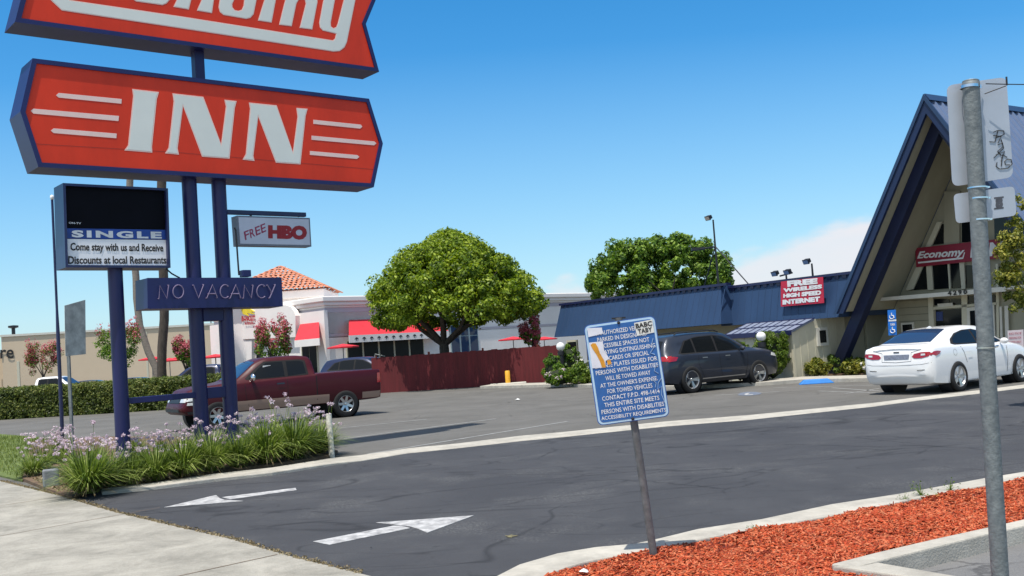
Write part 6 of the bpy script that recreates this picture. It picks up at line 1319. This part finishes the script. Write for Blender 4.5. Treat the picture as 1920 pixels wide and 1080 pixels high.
# mulch chips
MPo = [V((p.x, p.y, 0)) for p in MP]; n = 80000; rgn = np.random.default_rng(21)
q = scatter(MPo, n, rgn); d_ = np.hypot(q[:, 0], q[:, 1]); keep = (q[:, 1] > 4.8) & (rgn.random(n) < np.clip(1.6-d_/14, .35, 1)); q = q[keep]
n = len(q); z = .083+.028*rgn.random(n)+.012*np.sin(q[:, 0]*5+q[:, 1]*3); a = rgn.random(n)*6.28; L_ = .010+.026*rgn.random(n)**1.3; W_ = .003+.0048*rgn.random(n)
u = np.stack([np.cos(a), np.sin(a), rgn.normal(size=n)*.28], 1)*L_[:, None]; w_ = np.stack([-np.sin(a), np.cos(a), rgn.normal(size=n)*.5], 1)*W_[:, None]; c_ = np.concatenate([q, z[:, None]], 1); th = np.array([0, 0, .004])
vs = np.stack([c_-u-w_*.6, c_-u+w_*.7, c_+u+w_*.5, c_+u-w_*.8, c_-u*.8-w_-th, c_-u*.8+w_-th, c_+u*.8+w_-th, c_+u*.8-w_-th], 1).reshape(-1, 3); b_ = np.arange(n)[:, None]*8
f_ = np.concatenate([b_+np.array(x) for x in ((0, 3, 2, 1), (0, 1, 5, 4), (1, 2, 6, 5), (2, 3, 7, 6), (3, 0, 4, 7))])
MC = leafmat('mulch_chip', [(.22, .030, .012), (.48, .070, .024), (.62, .12, .040), (.74, .25, .12), (.54, .08, .03)], .0, .85)
o = np_mesh('mulch_chips', vs, f_, MC); tag(o, 'orange-red wood chip mulch filling the kerbed bed', 'mulch', kind='stuff')
# litter
for (x, y, z0, s, lb_, mt) in ((1095, 1073, .11, .05, 'crumpled white paper scrap on the red mulch', 'white'), (971, 750, .01, .10, 'small white paper scrap on the open car park', 'white'), (696, 1027, .015, .016, 'small dark lump on the driveway near the lower arrow', 'dark')):
    p = G(x, y, z0); mb = MB(); rg2 = random.Random(x); m_ = 7; vs = [p+V((math.cos(i*6.283/m_)*s*rg2.uniform(.5, 1.1), math.sin(i*6.283/m_)*s*rg2.uniform(.5, 1.1), rg2.uniform(0, .3)*s)) for i in range(m_)]
    mb.add([p+V((0, 0, s*.55))]+vs, [(0, i+1, (i+1) % m_+1) for i in range(m_)]); mb.add([p-V((0, 0, s*.1))]+vs, [(0, (i+1) % m_+1, i+1) for i in range(m_)]); o = mb.build('paper_scrap' if mt == 'white' else 'dark_pebble', M[mt]); tag(o, lb_, 'litter' if mt == 'white' else 'stone')
# pale rocks and far street lamp
lp_ = at(400, 690, 120); o = thing('far_light_mast', 'thin distant light mast seen between the two blue poles', 'pole', (lp_.x, lp_.y, 0)); mb = MB(); mb.lathe([(.12, 0), (.08, at(398, 592, 120).z)], 8, Matrix.Translation((lp_.x, lp_.y, 0))); mb.build('mast', M['steel'], o)
# ------------------------------------------------------------------ sky and sun
SUN_EL = 72; SUN_AZ = 207      # compass angle from +Y towards +X, where the sun stands
w = bpy.data.worlds.new('World'); scene.world = w; w.use_nodes = True; nt = w.node_tree; nt.nodes.clear(); L = nt.links.new
out = N(nt, 'ShaderNodeOutputWorld'); bg = N(nt, 'ShaderNodeBackground'); sky = N(nt, 'ShaderNodeTexSky'); sky.sky_type = 'NISHITA'; sky.sun_disc = False
sky.sun_elevation = R(SUN_EL); sky.sun_rotation = R(SUN_AZ); sky.altitude = 100; sky.air_density = 1.0; sky.dust_density = .35; sky.ozone_density = 3.4
STR = .15; bg.inputs[1].default_value = STR
hs = N(nt, 'ShaderNodeHueSaturation', i_Saturation=1.42, i_Value=1.0, i_Hue=.496); L(sky.outputs[0], hs.inputs['Color'])
SD = (math.sin(R(SUN_AZ))*math.cos(R(SUN_EL)), math.cos(R(SUN_AZ))*math.cos(R(SUN_EL)), math.sin(R(SUN_EL)))
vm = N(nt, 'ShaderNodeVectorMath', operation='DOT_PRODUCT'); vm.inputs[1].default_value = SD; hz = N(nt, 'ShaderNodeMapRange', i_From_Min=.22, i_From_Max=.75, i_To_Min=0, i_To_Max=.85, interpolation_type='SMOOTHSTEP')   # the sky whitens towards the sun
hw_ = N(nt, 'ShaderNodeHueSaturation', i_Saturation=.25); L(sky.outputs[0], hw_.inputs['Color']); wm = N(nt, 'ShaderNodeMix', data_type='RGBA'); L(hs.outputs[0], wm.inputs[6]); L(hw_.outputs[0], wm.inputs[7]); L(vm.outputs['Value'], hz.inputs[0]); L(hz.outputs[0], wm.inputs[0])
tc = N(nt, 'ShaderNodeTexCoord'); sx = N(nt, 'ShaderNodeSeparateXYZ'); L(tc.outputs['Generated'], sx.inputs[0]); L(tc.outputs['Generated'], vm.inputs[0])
def mth(op, a, b=None, clamp=False):
    n = N(nt, 'ShaderNodeMath', operation=op); n.use_clamp = clamp
    for i, x in enumerate((a, b)):
        if x is None: continue
        if isinstance(x, (int, float)): n.inputs[i].default_value = x
        else: L(x, n.inputs[i])
    return n.outputs[0]
yy = mth('MAXIMUM', sx.outputs[1], .05); ra = mth('DIVIDE', sx.outputs[0], yy); el = mth('DIVIDE', sx.outputs[2], yy)
mr = N(nt, 'ShaderNodeMapRange', i_From_Min=-.5, i_From_Max=.5); L(ra, mr.inputs[0]); rp = N(nt, 'ShaderNodeValToRGB'); cr2 = rp.color_ramp; cr2.interpolation = 'B_SPLINE'
pro = [(.0, .0), (.50, .0), (.535, .072), (.575, .064), (.60, .03), (.66, .03), (.70, .075), (.76, .092), (.86, .115), (1, .12)]
e = cr2.elements; e[0].position = 0; e[0].color = (0, 0, 0, 1); e[1].position = 1; e[1].color = (.12*5,)*3 + (1,)
for p, v in pro[1:-1]: x = e.new(p); x.color = (v*5, v*5, v*5, 1)
L(mr.outputs[0], rp.inputs[0]); prof_ = mth('DIVIDE', rp.outputs[0], 5.0)
nz = N(nt, 'ShaderNodeTexNoise', i_Scale=14, i_Detail=7, i_Roughness=.55); mp = N(nt, 'ShaderNodeMapping'); mp.inputs['Scale'].default_value = (1, 1, 2.6); L(tc.outputs['Generated'], mp.inputs[0]); L(mp.outputs[0], nz.inputs['Vector'])
dn = mth('MULTIPLY', mth('SUBTRACT', nz.outputs[0], .5), .05); h_ = mth('SUBTRACT', mth('ADD', prof_, dn), el)
m1 = N(nt, 'ShaderNodeMapRange', i_From_Min=.0, i_From_Max=.022, interpolation_type='SMOOTHSTEP'); L(h_, m1.inputs[0])
nz2 = N(nt, 'ShaderNodeTexNoise', i_Scale=9, i_Detail=6); L(mp.outputs[0], nz2.inputs['Vector']); m2 = N(nt, 'ShaderNodeMapRange', i_From_Min=.3, i_From_Max=.7, i_To_Min=.72, i_To_Max=1.0); L(nz2.outputs[0], m2.inputs[0])
fac = mth('MULTIPLY', mth('MULTIPLY', m1.outputs[0], m2.outputs[0]), mth('GREATER_THAN', prof_, .012))
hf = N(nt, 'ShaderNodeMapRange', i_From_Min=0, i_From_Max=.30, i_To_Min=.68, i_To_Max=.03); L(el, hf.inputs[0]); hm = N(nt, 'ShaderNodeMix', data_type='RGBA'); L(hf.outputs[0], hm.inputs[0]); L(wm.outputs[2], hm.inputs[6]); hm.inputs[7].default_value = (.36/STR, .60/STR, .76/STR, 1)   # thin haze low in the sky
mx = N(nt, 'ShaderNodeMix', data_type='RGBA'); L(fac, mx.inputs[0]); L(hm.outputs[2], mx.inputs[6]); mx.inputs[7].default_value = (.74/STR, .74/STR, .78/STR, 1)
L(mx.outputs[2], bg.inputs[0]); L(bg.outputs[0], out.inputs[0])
sl = bpy.data.lights.new('sun', 'SUN'); sl.energy = 4.6; sl.angle = R(.53); sl.color = (1, .945, .86); so = bpy.data.objects.new('sun', sl); C.objects.link(so)
d = V((math.sin(R(SUN_AZ))*math.cos(R(SUN_EL)), math.cos(R(SUN_AZ))*math.cos(R(SUN_EL)), math.sin(R(SUN_EL)))); so.rotation_euler = d.to_track_quat('Z', 'Y').to_euler(); so.location = d*50
vs_ = scene.view_settings; vs_.view_transform = 'Standard'; vs_.look = 'None'; vs_.exposure = .2; vs_.gamma = 1; vs_.use_curve_mapping = False
scene.cycles.max_bounces = 6; scene.cycles.transparent_max_bounces = 6; scene.cycles.use_denoising = True
